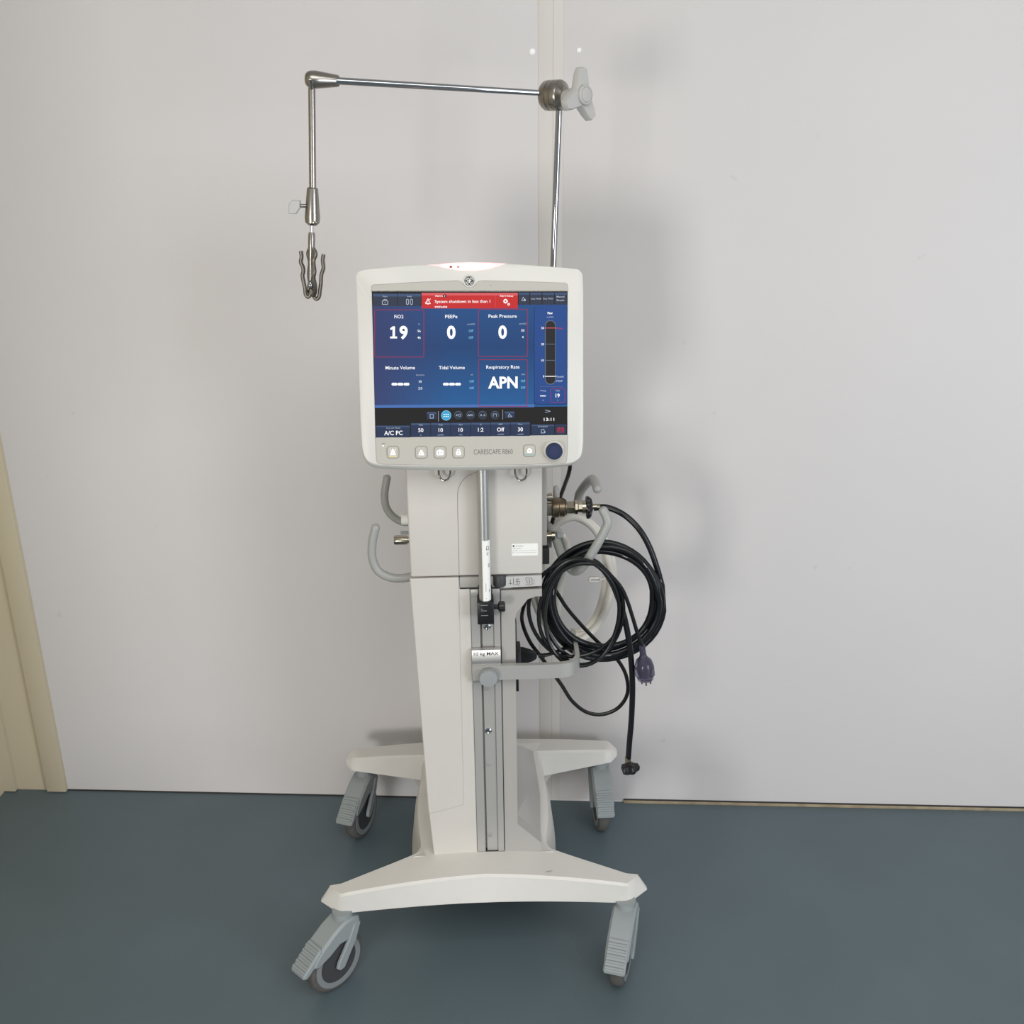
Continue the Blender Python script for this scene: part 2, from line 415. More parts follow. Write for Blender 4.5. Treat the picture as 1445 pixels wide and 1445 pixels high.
text(lb, 'Date', XZ, pa.x+.0016, pa.z-.0160, .0013, -.1506, BINK, left=True)
for dz, x0 in ((.0131, .012), (.0167, .007)):
    lb.flat([(pa.x+x0, pa.z-dz), (pb.x-.002, pa.z-dz), (pb.x-.002, pa.z-dz+.0003), (pa.x+x0, pa.z-dz+.0003)], XZ, -.1506, INK)
lb.build('service_label', hous)
for cx in (627, 735):                       # steel loops under the display
    h = MB(); pts = [L(cx-8, 660, -.165), L(cx-7.5, 670, -.165), L(cx-4, 676.5, -.166), L(cx, 678, -.167), L(cx+5, 676, -.166), L(cx+8, 670, -.165), L(cx+8, 660, -.165)]
    pts[0] = V((pts[0].x, -.15, pts[0].z+.004)); pts[-1] = V((pts[-1].x, -.15, pts[-1].z+.004))
    h.tube(crom(pts, 6), .0017, BRUSHED, 8); h.build('cable_loop', hous, label='steel cable loop under the display')
# under the housing: cross bar, latch, pictogram label
mb = MB(); mb.box((-.0305, -.1495, .786), (.040, -.10, .806), GREY, .0012); mb.box((-.0305, -.1500, .7838), (.040, -.12, .7862), DARK); mb.build('cross_bar', VENT)
mb = MB(); c0 = L(705, 815, -.143); mb.lathe([(0, .0115), (.003, .0120), (.018, .0120), (.02, .011)], (c0.x, -.146, .789), (0, 0, 1), HUB, 24); mb.build('release_latch', VENT)
lb = MB(); A = (.0485, .7845, .1135, .8065)
lb.prism([(A[0]-.002, A[1]), (A[2], A[1]+.002), (A[2], A[3]), (A[0], A[3]-.001)], XZ, -.120, -.1508, GLABEL)
gx = A[0]
for st in ([(.010, .006), (.010, .016)], [(.007, .008), (.013, .008)], [(.0155, .005), (.0155, .018)], [(.018, .006), (.023, .006), (.026, .004)], [(.019, .012), (.025, .012)], [(.022, .007), (.022, .016)], [(.020, .016), (.026, .0165)], [(.025, .007), (.027, .013)],
           [(.036, .005), (.048, .005), (.048, .017), (.038, .0185), (.036, .015)], [(.039, .008), (.044, .008), (.044, .014), (.039, .014), (.039, .008)], [(.0515, .005), (.0515, .009)], [(.0515, .011), (.0515, .014)]):
    ribbon(lb, [(gx+a, A[1]+b) for a, b in st], .0007, BINK, XZ, -.1511)
lb.build('pictogram_label', VENT)

# --- handles
def handle(pts, r, lab=None, nm='handle'):
    m = MB(); m.tube(crom(pts, 8), r, HANDLE, 16, round_end=True); return m.build(nm, VENT, V(pts[0]), lab)
handle([V((-.10, -.10, .797)), L(575, 815, -.10), L(552, 815, -.10), L(534, 806, -.10), L(525.5, 788, -.10), L(525.5, 765, -.10), L(530, 744, -.10)], .0077)
handle([V((-.10, .10, .826)), L(572, 737, .10), L(557, 731, .10), L(546, 718, .10), L(542.5, 700, .10), L(546, 674, .10)], .0076)
handle([V((.10, .05, .848)), V((.140, -.01, .838)), L(797, 793, -.065), L(810, 806, -.085), L(821, 801, -.105), L(838, 776, -.118), L(852, 751, -.122), L(857.5, 738, -.122), L(855, 728, -.120), L(851, 720, -.118)], .0082)
handle([V((.10, .13, .84)), L(810, 716, .10), L(818, 696, .08), L(829, 681, .05), L(836, 676, .03), L(840, 682, .01), L(843, 690, -.01)], .0085)

# --- ports on the left side
mb = MB()
mb.lathe([(0, .0065), (.014, .0065), (.014, .0088), (.036, .0088), (.038, .008), (.038, .006)], (-.113, -.03, L(565, 762, -.03).z), (-1, 0, 0), NICKEL, 24)
mb.build('outlet_port', VENT, label='small nickel outlet stub on the left side')
mb = MB(); p = L(566.8, 733, -.05); mb.lathe([(0, .0100), (-.1135-p.x, .0100), (-.1130-p.x, .009)], (-.1135, -.05, p.z), (-1, 0, 0), LABEL, 24)
mb.build('port_cap', VENT, label='white cap on the left side')
p2 = L(565.5, 752, -.05); mb = MB(); mb.lathe([(0, .0035), (-.1135-p2.x, .003)], (-.1135, -.05, p2.z), (-1, 0, 0), CASTER, 12); mb.build('port_stub', VENT)

# --- gas inlets on the right side
mb = MB(); mb.box((.1145, -.075, .825), (.1195, .15, 1.02), ALU, .001); mb.box((.1195, -.068, .829), (.1285, .145, 1.015), GREY, .001)
mb.box((.112, -.03, .775), (.136, .14, .806), HUB, .002); mb.box((.1195, -.01, .800), (.142, .10, .828), GREY, .002)
plate = mb.build('inlet_panel', VENT)
Y1 = -.03; zc = L(800, 716, Y1).z
X1 = lambda px: L(px, 716, Y1).x
mb = MB()
mb.box((.127, Y1-.011, zc-.012), (X1(780), Y1+.011, zc+.012), NICKEL, .0015)
mb.lathe([(X1(779)-.12, .0175), (X1(781)-.12, .0185), (X1(788)-.12, .0185), (X1(789)-.12, .0172), (X1(796)-.12, .0172), (X1(797.5)-.12, .0150), (X1(799)-.12, .0150)], (.12, Y1, zc), (1, 0, 0), BRONZE, 32)
mb.lathe([(X1(798)-.12, .0125), (X1(809)-.12, .0125), (X1(810)-.12, .0112)], (.12, Y1, zc), (1, 0, 0), NICKEL, 6, smooth=False)
mb.lathe([(X1(809)-.12, .0105), (X1(811)-.12, .0138), (X1(814.5)-.12, .0138), (X1(816)-.12, .0105), (X1(827)-.12, .0105)], (.12, Y1, zc), (1, 0, 0), NICKEL, 8, smooth=False)
mb.lathe([(X1(821)-.12, .0122), (X1(826)-.12, .0122)], (.12, Y1, zc), (1, 0, 0), NICKEL, 28)
mb.build('air_inlet', plate, label='nickel and brass air inlet coupling')
mb = MB(); p = L(776, 703, Y1); mb.lathe([(0, .0066), (.006, .0066), (.006, .0078), (.013, .0078)], (.127, Y1-.006, p.z+.004), (1, 0, 0), NICKEL, 16)
mb.build('inlet_screw', plate); mb = MB(); q0 = L(785, 701, .0); mb.tube([q0, L(785, 692, .0), L(784, 686, .0)], [.0065, .006, .004], LIGHTG, 12); mb.build('drain_valve', plate)
p = L(776, 756, Y1); mb = MB(); mb.lathe([(0, .0062), (.012, .0062), (.012, .0092), (.0175, .0092), (.0178, .006)], (.128, Y1, p.z), (1, 0, 0), NICKEL, 24); mb.build('oxygen_inlet', plate)
mb = MB(); pa = L(729, 866, -.09); mb.box((.058, -.10, .60), (.0705, -.02, .69), BLACK, .002); mb.box((.0705, -.085, L(733, 938, -.06).z), (.079, -.04, L(733, 911, -.06).z), HUB, .002); mb.box((.060, -.11, L(730, 972, -.10).z), (.073, -.08, L(730, 956, -.10).z), BLACK, .001)
mb.build('power_inlet', VENT)

# --- rail clamp with the horizontal accessory rail
mb = MB()
prof = [(-.152, .601), (-.160, .601), (-.162, .604), (-.162, .632), (-.166, .640), (-.168, .648), (-.167, .655), (-.158, .667), (-.152, .669)]
x0, x1 = -.0125, .0388
mb.loft([[V((x, y, z)) for y, z in prof] for x in (x0, x1)], BRUSHED if 0 else TUBEALU, True)
text(mb, '10 kg MAX', lambda a, b, d: V((a, -.167+b*.6-d*.8, .655+b*.8+d*.6)), (x0+x1)/2, .0085, .0058, .0005, BINK, bold=.01, width=.044)
cl = mb.build('rail_clamp', VENT)
ribpts = crom([(x0, -.1665, 0), (.06, -.1665, 0), (.120, -.1665, 0), (.150, -.165, 0), (.168, -.158, 0), (.178, -.142, 0), (.180, -.12, 0), (.180, -.03, 0)], 6)
mb = MB()
# constant section rail following that plan curve
rings = []
for i, p in enumerate(ribpts):
    t = (ribpts[min(i+1, len(ribpts)-1)]-ribpts[max(i-1, 0)]).normalized(); nn = V((-t.y, t.x, 0))
    zt, zb = .6415, .6120
    rings.append([p+V((0, 0, zb))+nn*.004, p+V((0, 0, zb+.0008))-nn*.004, p+V((0, 0, zt-.0008))-nn*.004, p+V((0, 0, zt))+nn*.004])
mb.loft(rings, ALU, True)
pp = L(804, 935, -.02); mb.box((.170, -.035, .625), (.186, -.015, L(804, 904, -.02).z), GREY, .002)
mb.build('side_rail', cl)
mb = MB(); kc = L(689, 955, -.176)
mb.lathe([(0, .008), (.008, .008), (.008, .0152), (.010, .0165), (.019, .0165), (.0212, .0155), (.0217, .012), (.0217, .001)], (kc.x, -.164, kc.z), (0, -1, 0), KNOBG, 40)
mb.build('clamp_knob', cl, label='round grey plastic clamp knob')

# ------------------------------------------------------------------ display
MC = V((0, -.1885, 1.1898))
MR = M.Rotation(radians(1.8), 3, 'Z') @ M.Rotation(radians(-10.35), 3, 'X') @ M.Rotation(radians(1.0), 3, 'Y')
MX = M.Translation(MC) @ MR.to_4x4()
MXI = MX.inverted(); CM = MXI @ CL
def P2(px, py, d=0):                   # where the photo's point lies on the display plane (in metres)
    dd = MXI.to_3x3() @ (CI.to_3x3() @ ray(px, py)); t = (-d-CM.y)/dd.y; p = CM+dd*t
    return (p.x, p.z)
K = P2(664, 514)[0]-P2(663, 514)[0]    # metres per photo pixel
def FD(a, b, d): return V((a, -d, b))
def px_poly(pts): return [P2(*p) for p in pts]
A_ = [(503, 400), (502.3, 391), (505, 384.5), (512, 381.3), (550, 377), (608, 373), (663, 371), (715, 372.3), (770, 375.8), (806, 378.8), (816, 380.6), (821.3, 386), (822.5, 396), (823, 500), (823, 600), (822, 630), (818.5, 645), (808, 652.5), (790, 655), (740, 657.3), (690, 658.7), (663, 659), (600, 658.6), (550, 657), (529, 655.3), (518.5, 650), (512.5, 638), (510, 615), (506, 500)]
B_ = [(502.5, 402), (501.6, 391), (504, 383.6), (512, 380.2), (550, 376), (608, 372), (663, 370), (715, 371.3), (770, 374.8), (806, 377.8), (817, 379.6), (822.7, 386), (824, 396), (824.6, 500), (825.2, 600), (825.4, 632), (822.5, 648), (812, 657.5), (792, 661), (740, 664), (690, 666), (663, 666.5), (600, 666), (550, 664.5), (528, 662.5), (516.5, 656), (510.5, 642), (508.3, 615), (505, 500)]
Ac = [tuple(p[:2]) for p in crom([(a, b, 0) for a, b in px_poly(A_)], 5, True)]
Bc = [tuple(p[:2]) for p in crom([(a, b, 0) for a, b in px_poly(B_)], 5, True)]
mb = MB()
rings = [[FD(a*.9925, b*.9925, 0) for a, b in Ac], [FD(a, b, -.0008) for a, b in Ac],
         [FD(a+(c-a)*.55, b+(e-b)*.55, -.008) for (a, b), (c, e) in zip(Ac, Bc)], [FD(a, b, -.022) for a, b in Bc], [FD(a*.985, b*.985, -.030) for a, b in Bc], [FD(a*.93, b*.93, -.034) for a, b in Bc]]
mb.loft(rings, WHITE2, True)
# rear shell and neck down to the housing
rr = rrect(-.115, -.055, .105, .115, .03, 5)
mb.loft([[FD(a*1.12, b*1.1, -.033) for a, b in rr], [FD(a, b, -.075) for a, b in rr], [FD(a*.93, b*.93, -.082) for a, b in rr]], WHITE2, True)
mon = mb.build('display', VENT, fix=True); mon.matrix_local = MX
nk = MB(); nk.box((-.095, -.125, 1.025), (-.025, -.055, 1.135), GREY, .006); nk.build('display_neck', VENT)
def mpart(m, name, lab=None): 
    o = m.build(name, mon, label=lab); return o
# bezel panels: top strip and control panel
mb = MB()
top = [(524.3, 404.5), (526.5, 402.2), (590, 398.5), (645, 396.2), (650.5, 397.5), (653.5, 401.5), (657.5, 405), (662.5, 406.3), (667.5, 405), (671.5, 401.5), (674.5, 397.5), (680, 396.2), (740, 397.6), (798, 399.6), (800.6, 402), (801.2, 411), (524.8, 412)]
bot = [(530, 617.5), (800.8, 613.8), (800.2, 640), (799, 651), (797, 653), (740, 655.2), (663, 656.5), (600, 656), (540, 654.6), (533.5, 653.2), (531.5, 649)]
mb.flat(inset(px_poly(top), -.0006), FD, .0003, SEAM); mb.flat(px_poly(top), FD, .0006, BEIGE)
mb.flat(circ(*P2(692.5, 402.5), .0007, 10), FD, .0009, INK)
mpart(mb, 'top_bezel')
mb = MB(); mb.flat(inset(px_poly(bot), -.0007), FD, .0003, SEAM); mb.prism(px_poly(bot), FD, .0003, .0008, BEIGE)
text(mb, 'CARESCAPE R860', FD, *P2(696, 637.3), 7.2*K, .0010, INK, width=56*K)
mb.flat(circ(*P2(540.6, 629), .0013, 14), FD, .0010, ICON); mb.flat(rrect(*P2(538.6, 626.4), *P2(543.3, 625.4), .0003, 2), FD, .0010, INK)
mpart(mb, 'control_panel')
# seam where the frame halves meet
def button(cx, cy, kind):
    b = MB(); c = P2(cx, cy); h = 8.7*K
    pts = rrect(c[0]-h, c[1]-h, c[0]+h, c[1]+h, 4.2*K, 6)
    b.prism(pts, FD, .0006, .0026, BTNEDGE, .0008)
    b.flat(inset(pts, .0013), FD, .0027, BTN)
    g = lambda x, y: (c[0]+x*K, c[1]-y*K)
    fl = lambda pts, mt=ICON, d=.0029: b.flat([g(*p) for p in pts], FD, d, mt)
    if kind == 'bell':
        fl([(-4.4, 4), (-3.2, 1.5), (-2.6, -1.5), (-1, -3.2), (1, -3.2), (2.6, -1.5), (3.2, 1.5), (4.4, 4)]); fl(circ(0, .6, 1.3, 12), BTN, .0030); fl(circ(0, .6, .8, 12), ICON, .0031)
        for p, q in (((-4.4, -4.2), (4.4, 4.6)),): pass
        for s in (-1, 1): fl([(s*2.2, -3.2), (s*4, -4.6), (s*4.4, -3.9), (s*2.8, -2.4)])
        fl([(-1, -5.2), (1, -5.2), (.8, -3), (-.8, -3)])
        b.flat(rrect(c[0]-h*.7, c[1]-h*.82, c[0]+h*.7, c[1]-h*.60, .0006, 3), FD, .00275, GOLD)
    elif kind == 'tri':
        fl([(-4.3, 4), (-3.6, 1.5), (-1, -3.6), (1, -3.6), (3.6, 1.5), (4.3, 4)]); fl(circ(-1.2, 1.7, .9, 10), BTN, .0030); fl(circ(1.7, 1.9, .7, 10), BTN, .0030)
    elif kind == 'box':
        fl(rrect(-5, -3, 5, 4, 1.2, 3)); fl([(-3, -3), (-1, -4.3), (1, -4.3), (3, -3)])
        text(b, 'E', FD, *g(-1.6, .6), 4*K, .0030, INK); text(b, '+', FD, *g(1.8, .6), 4*K, .0030, INK)
    elif kind == 'lock':
        fl(rrect(-3.6, -.8, 3.6, 4.4, 1.3, 3)); fl([(-2.6, -.8), (-2.2, -3.3), (0, -4.6), (2.2, -3.3), (2.6, -.8)]); fl([(-1.2, -.9), (-.9, -2.6), (0, -3.1), (.9, -2.6), (1.2, -.9)], BTN, .0030)
        fl(circ(0, 1.6, .8, 10), INK, .0030)
    else:
        fl([(-3.5, 2.2), (-3.5, -1), (0, -4.3), (3.5, -1), (3.5, 2.2), (2, 3.2), (-2, 3.2)]); fl([(-1.4, 1), (-1.4, -.6), (0, -1.9), (1.4, -.6), (1.4, 1)], BTN, .0030); fl([(-.5, 1), (0, -.9), (.5, 1)], ICON, .0031)
        b.flat(rrect(c[0]-h*.95, c[1]-h*.75, c[0]+h*.95, c[1]-h*.55, .0004, 2), FD, .00285, TEAL)
    mpart(b, 'button')
button(554.6, 638, 'bell'); button(594.6, 638.2, 'tri'); button(621, 638.2, 'box'); button(647, 637.7, 'lock'); button(747, 635.8, 'home')
mb = MB(); c = P2(781.3, 636); q = V((c[0], 0, c[1]))
mb.lathe([(0, 14.6*K), (.003, 14.6*K), (.0042, 13.6*K), (.0042, 12*K)], q, (0, -1, 0), WHITE2, 40)
mb.lathe([(.003, 12.2*K), (.012, 11.9*K), (.0135, 11*K), (.0135, 6.8*K)], q, (0, -1, 0), NAVY, 40)
mb.lathe([(.0136, 6.8*K), (.0120, 5*K), (.0115, .1*K)], q, (0, -1, 0), NAVY2, 32)
mpart(mb, 'control_knob', 'navy blue rotary knob in a white ring')
# alarm light along the top edge
mb = MB()
al = [(600, 373.6), (630, 371.6), (663, 370.4), (700, 371.0), (716, 371.9), (704, 376.5), (688, 380.3), (668, 382.2), (648, 381.6), (628, 378.6)]
alc = px_poly(al)
mb.flat(inset(alc, .0004), FD, .0005, ALARM)
bt = [P2(*p) for p in al[:5]]
mb.add([FD(a, b, .0005) for a, b in bt]+[FD(a, b+.0012, -.012) for a, b in bt], [[i, i+1, 6+i, 5+i] for i in range(4)], ALARM)
mpart(mb, 'alarm_light', 'glowing red alarm light along the top edge')
am = MB()
for cx in (636.3, 646.6):
    cc = P2(cx, 376.3); am.flat([(cc[0]-2.2*K, cc[1]-1.6*K), (cc[0]+2.2*K, cc[1]-1.6*K), (cc[0]+1.2*K, cc[1]+1.4*K), (cc[0]-1.2*K, cc[1]+1.4*K)], FD, .0008, mat('alarm_symbol', rgb(150, 70, 74), .5) if cx < 640 else mat('alarm_symbol_faint', rgb(214, 150, 150), .5))
mpart(am, 'alarm_symbol')
# emblem
mb = MB(); c = P2(662.3, 396.3); q = V((c[0], 0, c[1])); R0 = 7.0*K
mb.lathe([(.0002, R0*1.32), (.0012, R0*1.28), (.0016, R0*1.02)], q, (0, -1, 0), WHITE2, 32)
mb.lathe([(.0005, R0), (.0020, R0*.98), (.0022, R0*.9), (.0019, .0001)], q, (0, -1, 0), LOGOD, 32)
g = lambda x, y: V((c[0]+x*R0, -.0022, c[1]+y*R0))
mb.tube([g(.84*cos(t), .84*sin(t)) for t in [2*pi*k/32 for k in range(33)]], R0*.05, LOGOS, 6, cap=False)
sc1 = [(-.08, .30), (-.22, .50), (-.46, .40), (-.42, .08), (-.16, .06), (.02, .28), (-.02, .02), (-.10, -.36), (-.36, -.50), (-.50, -.30), (-.30, -.10), (-.05, -.02)]
sc2 = [(.44, .30), (.34, .52), (.14, .42), (.14, .14), (.36, .06), (.18, 0), (.08, -.30), (.24, -.52), (.46, -.42), (.52, -.20)]
for s_ in (sc1, sc2): mb.tube(crom([g(*p) for p in s_], 5), R0*.085, LOGOS, 6)
for a0 in (45, 135, 225, 315):
    mb.tube(crom([g(.68*cos(radians(a0-28)), .68*sin(radians(a0-28))), g(.62*cos(radians(a0)), .62*sin(radians(a0))), g(.70*cos(radians(a0+26)), .70*sin(radians(a0+26)))], 4), R0*.05, LOGOS, 6)
mpart(mb, 'round_emblem', 'round silver script emblem')

# --- the lit screen
def make_screen():
    mb = MB()
    d0 = .0006
    def quad(x0, y0, x1, y1, mt, d): mb.flat([P2(x0, y1), P2(x1, y1), P2(x1, y0), P2(x0, y0)], FD, d0+d, mt)
    def poly(pts, mt, d): mb.flat([P2(*p) for p in pts], FD, d0+d, mt)
    def T(s, x, y, cap, mt=E_W, bold=.0, width=None, left=False, d=.0006):
        text(mb, s, FD, *P2(x, y), cap*K, d0+d, mt, bold, width*K if width else None, left)
    def ring(pts, w, mt, d):
        a = [P2(*p) for p in pts]; b = inset(a, w*K); n = len(a)
        mb.add([FD(x, y, d0+d) for x, y in a]+[FD(x, y, d0+d) for x, y in b], [[i, (i+1) % n, n+(i+1) % n, n+i] for i in range(n)], mt)
    def stroke(pts, w, mt, d=.0006): ribbon(mb, [P2(*p) for p in pts], w*K, mt, FD, d0+d)
    def one(x, y, c, d=.0006):           # a numeral one with flag and foot
        k = c/17; poly([(x+a*k, y+b*k) for a, b in ((-4.6, -5.6), (-.8, -8.5), (2.2, -8.5), (2.2, 5.9), (5.2, 5.9), (5.2, 8.5), (-4.6, 8.5), (-4.6, 5.9), (-1.2, 5.9), (-1.2, -4.6), (-3.8, -3))], E_W, d)
    poly([(524.6, 410.6), (800.9, 409.6), (800.6, 614.5), (529.8, 618.4)], E_BLACK, 0)
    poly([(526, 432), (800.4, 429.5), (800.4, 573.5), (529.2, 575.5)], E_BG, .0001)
    # top bar
    for x0, x1 in ((526.2, 560.3), (561, 594.3)):
        quad(x0, 414.5, x1, 432, E_TOPT, .0002); quad(x0, 414.5, x1, 418.5, E_TILE2, .00025)
    quad(595, 413.2, 730.6, 435.2, E_RED, .0003); quad(595, 413.2, 730.6, 417, E_REDL, .00032)
    for x0, x1 in ((731.6, 747), (748.2, 764.2), (765.4, 781.8), (782.8, 799.8)):
        quad(x0, 412.8, x1, 430, E_TOPT, .0002); quad(x0, 412.8, x1, 416, E_TILE2, .00025)
    T('Menu', 543.3, 418.2, 2.1, E_G); ring(rrect(539.2, 424, 547.6, 430, 1), .8, E_G, .0005); stroke([(541, 424), (542, 422.6), (545, 422.6), (546, 424)], .8, E_G); T('+', 543.4, 427, 3, E_G)
    T('Adult', 577.7, 418.2, 2.1, E_G)
    for x in (575, 580.6): ring(rrect(x-1.9, 421.8, x+1.9, 430.2, 1.8), .8, E_G, .0005)
    poly([(600.6, 428.6), (602.2, 426), (602.8, 422.8), (604, 421.2), (605.2, 422.8), (605.8, 426), (607.4, 428.6)], E_REDL, .0005); stroke([(600.4, 428.6), (602.2, 426), (602.8, 422.8), (604, 421.4), (605.2, 422.8), (605.8, 426), (607.6, 428.6), (600.4, 428.6)], .7, E_W); mb.flat(circ(*P2(604, 428.8), 1.0*K, 10), FD, d0+.0007, E_W); stroke([(599.8, 427), (608, 421.6)], .5, E_W)
    stroke([(612.4, 416.5), (612.4, 432)], .4, E_REDL, .0005); stroke([(699, 417), (699, 433)], .4, E_REDL, .0005)
    T('Alarms', 614, 417.5, 2.5, E_W, .004, 10.5, True); mb.flat(circ(*P2(627.6, 417.6), 2.3*K, 16), FD, d0+.0006, E_BLACK); T('1', 627.6, 417.6, 2.8, E_W, .02, d=.0008)
    T('System shutdown in less than 1', 613.8, 425.4, 4.1, E_W, .004, 77, True); T('minute', 613.8, 432.6, 3.6, E_W, .004, 17, True)
    T('Alarm Setup', 714.6, 417.4, 2.5, E_W, .004, 19)
    for x, y, r in ((713.3, 425, 3.4), (717.7, 429.5, 1.9)):
        mb.flat([P2(x+(r if k % 4 < 2 else r*.78)*cos(2*pi*k/32), y+(r if k % 4 < 2 else r*.78)*sin(2*pi*k/32)) for k in range(32)], FD, d0+.0005, E_W); mb.flat(circ(*P2(x, y), r*.38*K, 12), FD, d0+.0006, E_RED)
    stroke([(736, 424.5), (738.3, 419.3), (741.5, 424.5), (736, 424.5)], .7, E_G); mb.flat(circ(*P2(740.4, 423.3), 1.5*K, 10), FD, d0+.0006, E_G)
    T('Insp Hold', 756.4, 421.4, 2.5, E_G, 0, 14); T('Exp Hold', 773.4, 421.2, 2.5, E_G, 0, 13.5); T('Manual', 790.8, 418.6, 2.5, E_G, .01, 11); T('Breath', 790.8, 423.6, 2.5, E_G, .01, 10.5)
    # red outlined tiles
    for r in ((528.2, 436.8, 598.6, 504.2), (674.6, 436, 744.8, 503.4), (674.8, 507, 744.8, 574)):
        ring(rrect(*r, 2.5), .95, E_LINE, .0003)
    for s, x, y, w in (('FiO2', 563, 446.7, 12.5), ('PEEPe', 636.8, 446.6, 17), ('Peak Pressure', 709.2, 446, 39.5), ('Minute Volume', 564.8, 518.8, 41), ('Tidal Volume', 637.6, 518.6, 36.5), ('Respiratory Rate', 709.6, 517.8, 47)):
        T(s, x, y, 4.7, E_W, .006, w)
    one(555.2, 469, 17); T('9', 569.6, 469, 17, E_W, .035, 11.5); T('0', 636.8, 468.7, 17, E_W, .035, 12); T('0', 709.2, 468.4, 17, E_W, .035, 12); T('APN', 709.6, 539.6, 15.8, E_W, .03, 42)
    for x0 in (552.6, 625.2):
        for k in range(3): mb.flat([P2(*p) for p in rrect(x0+k*8.5, 540.2, x0+k*8.5+8.1, 544, 1.8)], FD, d0+.0006, E_W)
    for x, y, rows in ((591.4, 457.6, ('%', '56', '46')), (664.6, 457.4, ('cmH2O', 'Off', 'Off')), (737.6, 456.8, ('cmH2O', '50', '4')), (593, 529, ('l/min', '10', '2.0')), (665.6, 528.6, ('ml', 'Off', 'Off')), (738, 528, ('/min', 'Off', 'Off'))):
        T(rows[0], x, y, 2.2, E_G, 0, 11 if len(rows[0]) > 4 else None)
        for k in (1, 2): T(rows[k], x, y+9.4*k, 3.3, E_B if rows[k] == 'Off' else E_W, .004)
    # pressure gauge panel
    mb.flat([P2(*p) for p in rrect(753.4, 432, 799.8, 571.2, 3)], FD, d0+.0002, E_EDGE); mb.flat([P2(*p) for p in rrect(754.4, 430.8, 799.8, 569.8, 3)], FD, d0+.0003, E_PANEL)
    T('Paw', 776.2, 441.7, 3, E_W, .03); T('cmH2O', 776.2, 447.4, 2.1, E_G, 0, 9.5)
    mb.flat([P2(*p) for p in rrect(769, 452, 784, 542.6, 7)], FD, d0+.0004, E_GB); mb.flat([P2(*p) for p in rrect(770, 453, 783.2, 541.6, 6.4)], FD, d0+.0005, E_GA)
    for y, s, mt in ((462.8, '30', E_REDL), (485.6, '20', E_GB), (508.5, '10', E_GB), (531, '0', E_W)):
        quad(769, y-.45, 784, y+.45, mt, .0007); T(s, 765.6 if s != '0' else 767, y, 3, E_W, .01)
    T('Pmax', 784.8, 463.2, 2.4, E_BATT, .01, 9.6, True); T('Ppeak', 784.6, 531.3, 2.7, E_G, .01, 11.5, True); T('PEEP', 784.8, 537.6, 2.5, E_G, .01, 9.4, True)
    quad(761.5, 545.2, 794, 545.6, E_GB, .0006)
    T('VTexp', 766.2, 551.2, 2, E_G, .01, 8.5); quad(762.2, 558, 770, 559.2, E_W, .0006); T('ml', 766.2, 564.6, 1.8, E_G)
    ring(rrect(776.4, 548, 797.2, 568, 3), .7, E_LINE, .0005); T('FiO2', 786.8, 551.2, 2, E_G, .01); T('19', 786.8, 558, 5.2, E_W, .02); T('%', 786.8, 564.6, 1.8, E_G)
    poly([(528.8, 571.6), (754, 570.4), (754, 574.6), (529, 575.6)], E_BAR, .00015)
    # icon strip
    quad(602.4, 581.4, 616, 591.4, E_TILE, .0003); quad(602.4, 581.4, 616, 584, E_TILE2, .0004); ring(rrect(606.6, 584.4, 611.8, 590.4, .5), .7, E_G, .0005)
    stroke([(618.7, 580), (618.7, 594.5)], .5, E_G); stroke([(709.4, 578), (709.4, 592)], .5, E_G)
    mb.flat(circ(*P2(629.6, 586.2), 7.1*K, 28), FD, d0+.0003, E_CY2); mb.flat(circ(*P2(629.6, 586.2), 6.5*K, 28), FD, d0+.0004, E_CY)
    for i in range(3):
        for j in range(2): mb.flat([P2(*p) for p in rrect(625.9+i*2.8, 584+j*3, 627.6+i*2.8, 585.4+j*3, .3, 2)], FD, d0+.0006, E_W)
    for x, s in ((646.7, 'W'), (663.8, 'M'), (681, 'V'), (698.4, '')):
        mb.flat(circ(*P2(x, 585.6), 5.9*K, 24), FD, d0+.0003, E_CIR); mb.flat(circ(*P2(x, 586), 5.2*K, 24), FD, d0+.0004, E_CIRD)
        if s == 'W':
            stroke([(643.6, 587), (644.8, 584.4), (645.6, 587)], .6, E_G); ring(rrect(647, 584, 649.8, 587.6, .4), .5, E_G, .0006)
        elif s == 'M': stroke([(660, 587), (661.2, 584.4), (662.4, 587), (663.6, 584.4), (664.8, 587), (666, 584.4), (667.2, 587)], .6, E_G)
        elif s == 'V':
            stroke([(677.8, 587), (679, 584.4), (680, 587)], .6, E_G); stroke([(682.4, 587), (683.4, 584.4), (684.4, 587)], .6, E_G)
        else: stroke([(696, 587.8), (696, 584), (700.6, 584), (700.6, 587.8)], .6, E_G)
    quad(712.2, 580.6, 725.8, 590, E_TILE, .0003); quad(712.2, 580.6, 725.8, 583.2, E_TILE2, .0004); stroke([(717, 587.6), (718.6, 583.6), (720.2, 586), (722.4, 587.6), (717, 588.4)], .7, E_G)
    stroke([(769, 578.6), (772, 579), (776.6, 580.2), (772, 581.4), (769, 582)], .6, E_G)
    T('13:11', 774.6, 591.6, 4.2, E_W, .010, 15)
    # bottom tiles
    quad(531, 600.6, 578.4, 617.2, E_TILE, .0003); quad(531, 600.6, 578.4, 602.8, E_TILE2, .0004); T('Current Mode', 555, 603.8, 2, E_G, 0, 19.5); T('A/C PC', 555.2, 610.8, 6.2, E_W, .010, 26)
    xs = (579.8, 607.9, 636, 664.2, 692.4, 720.4, 748.2)
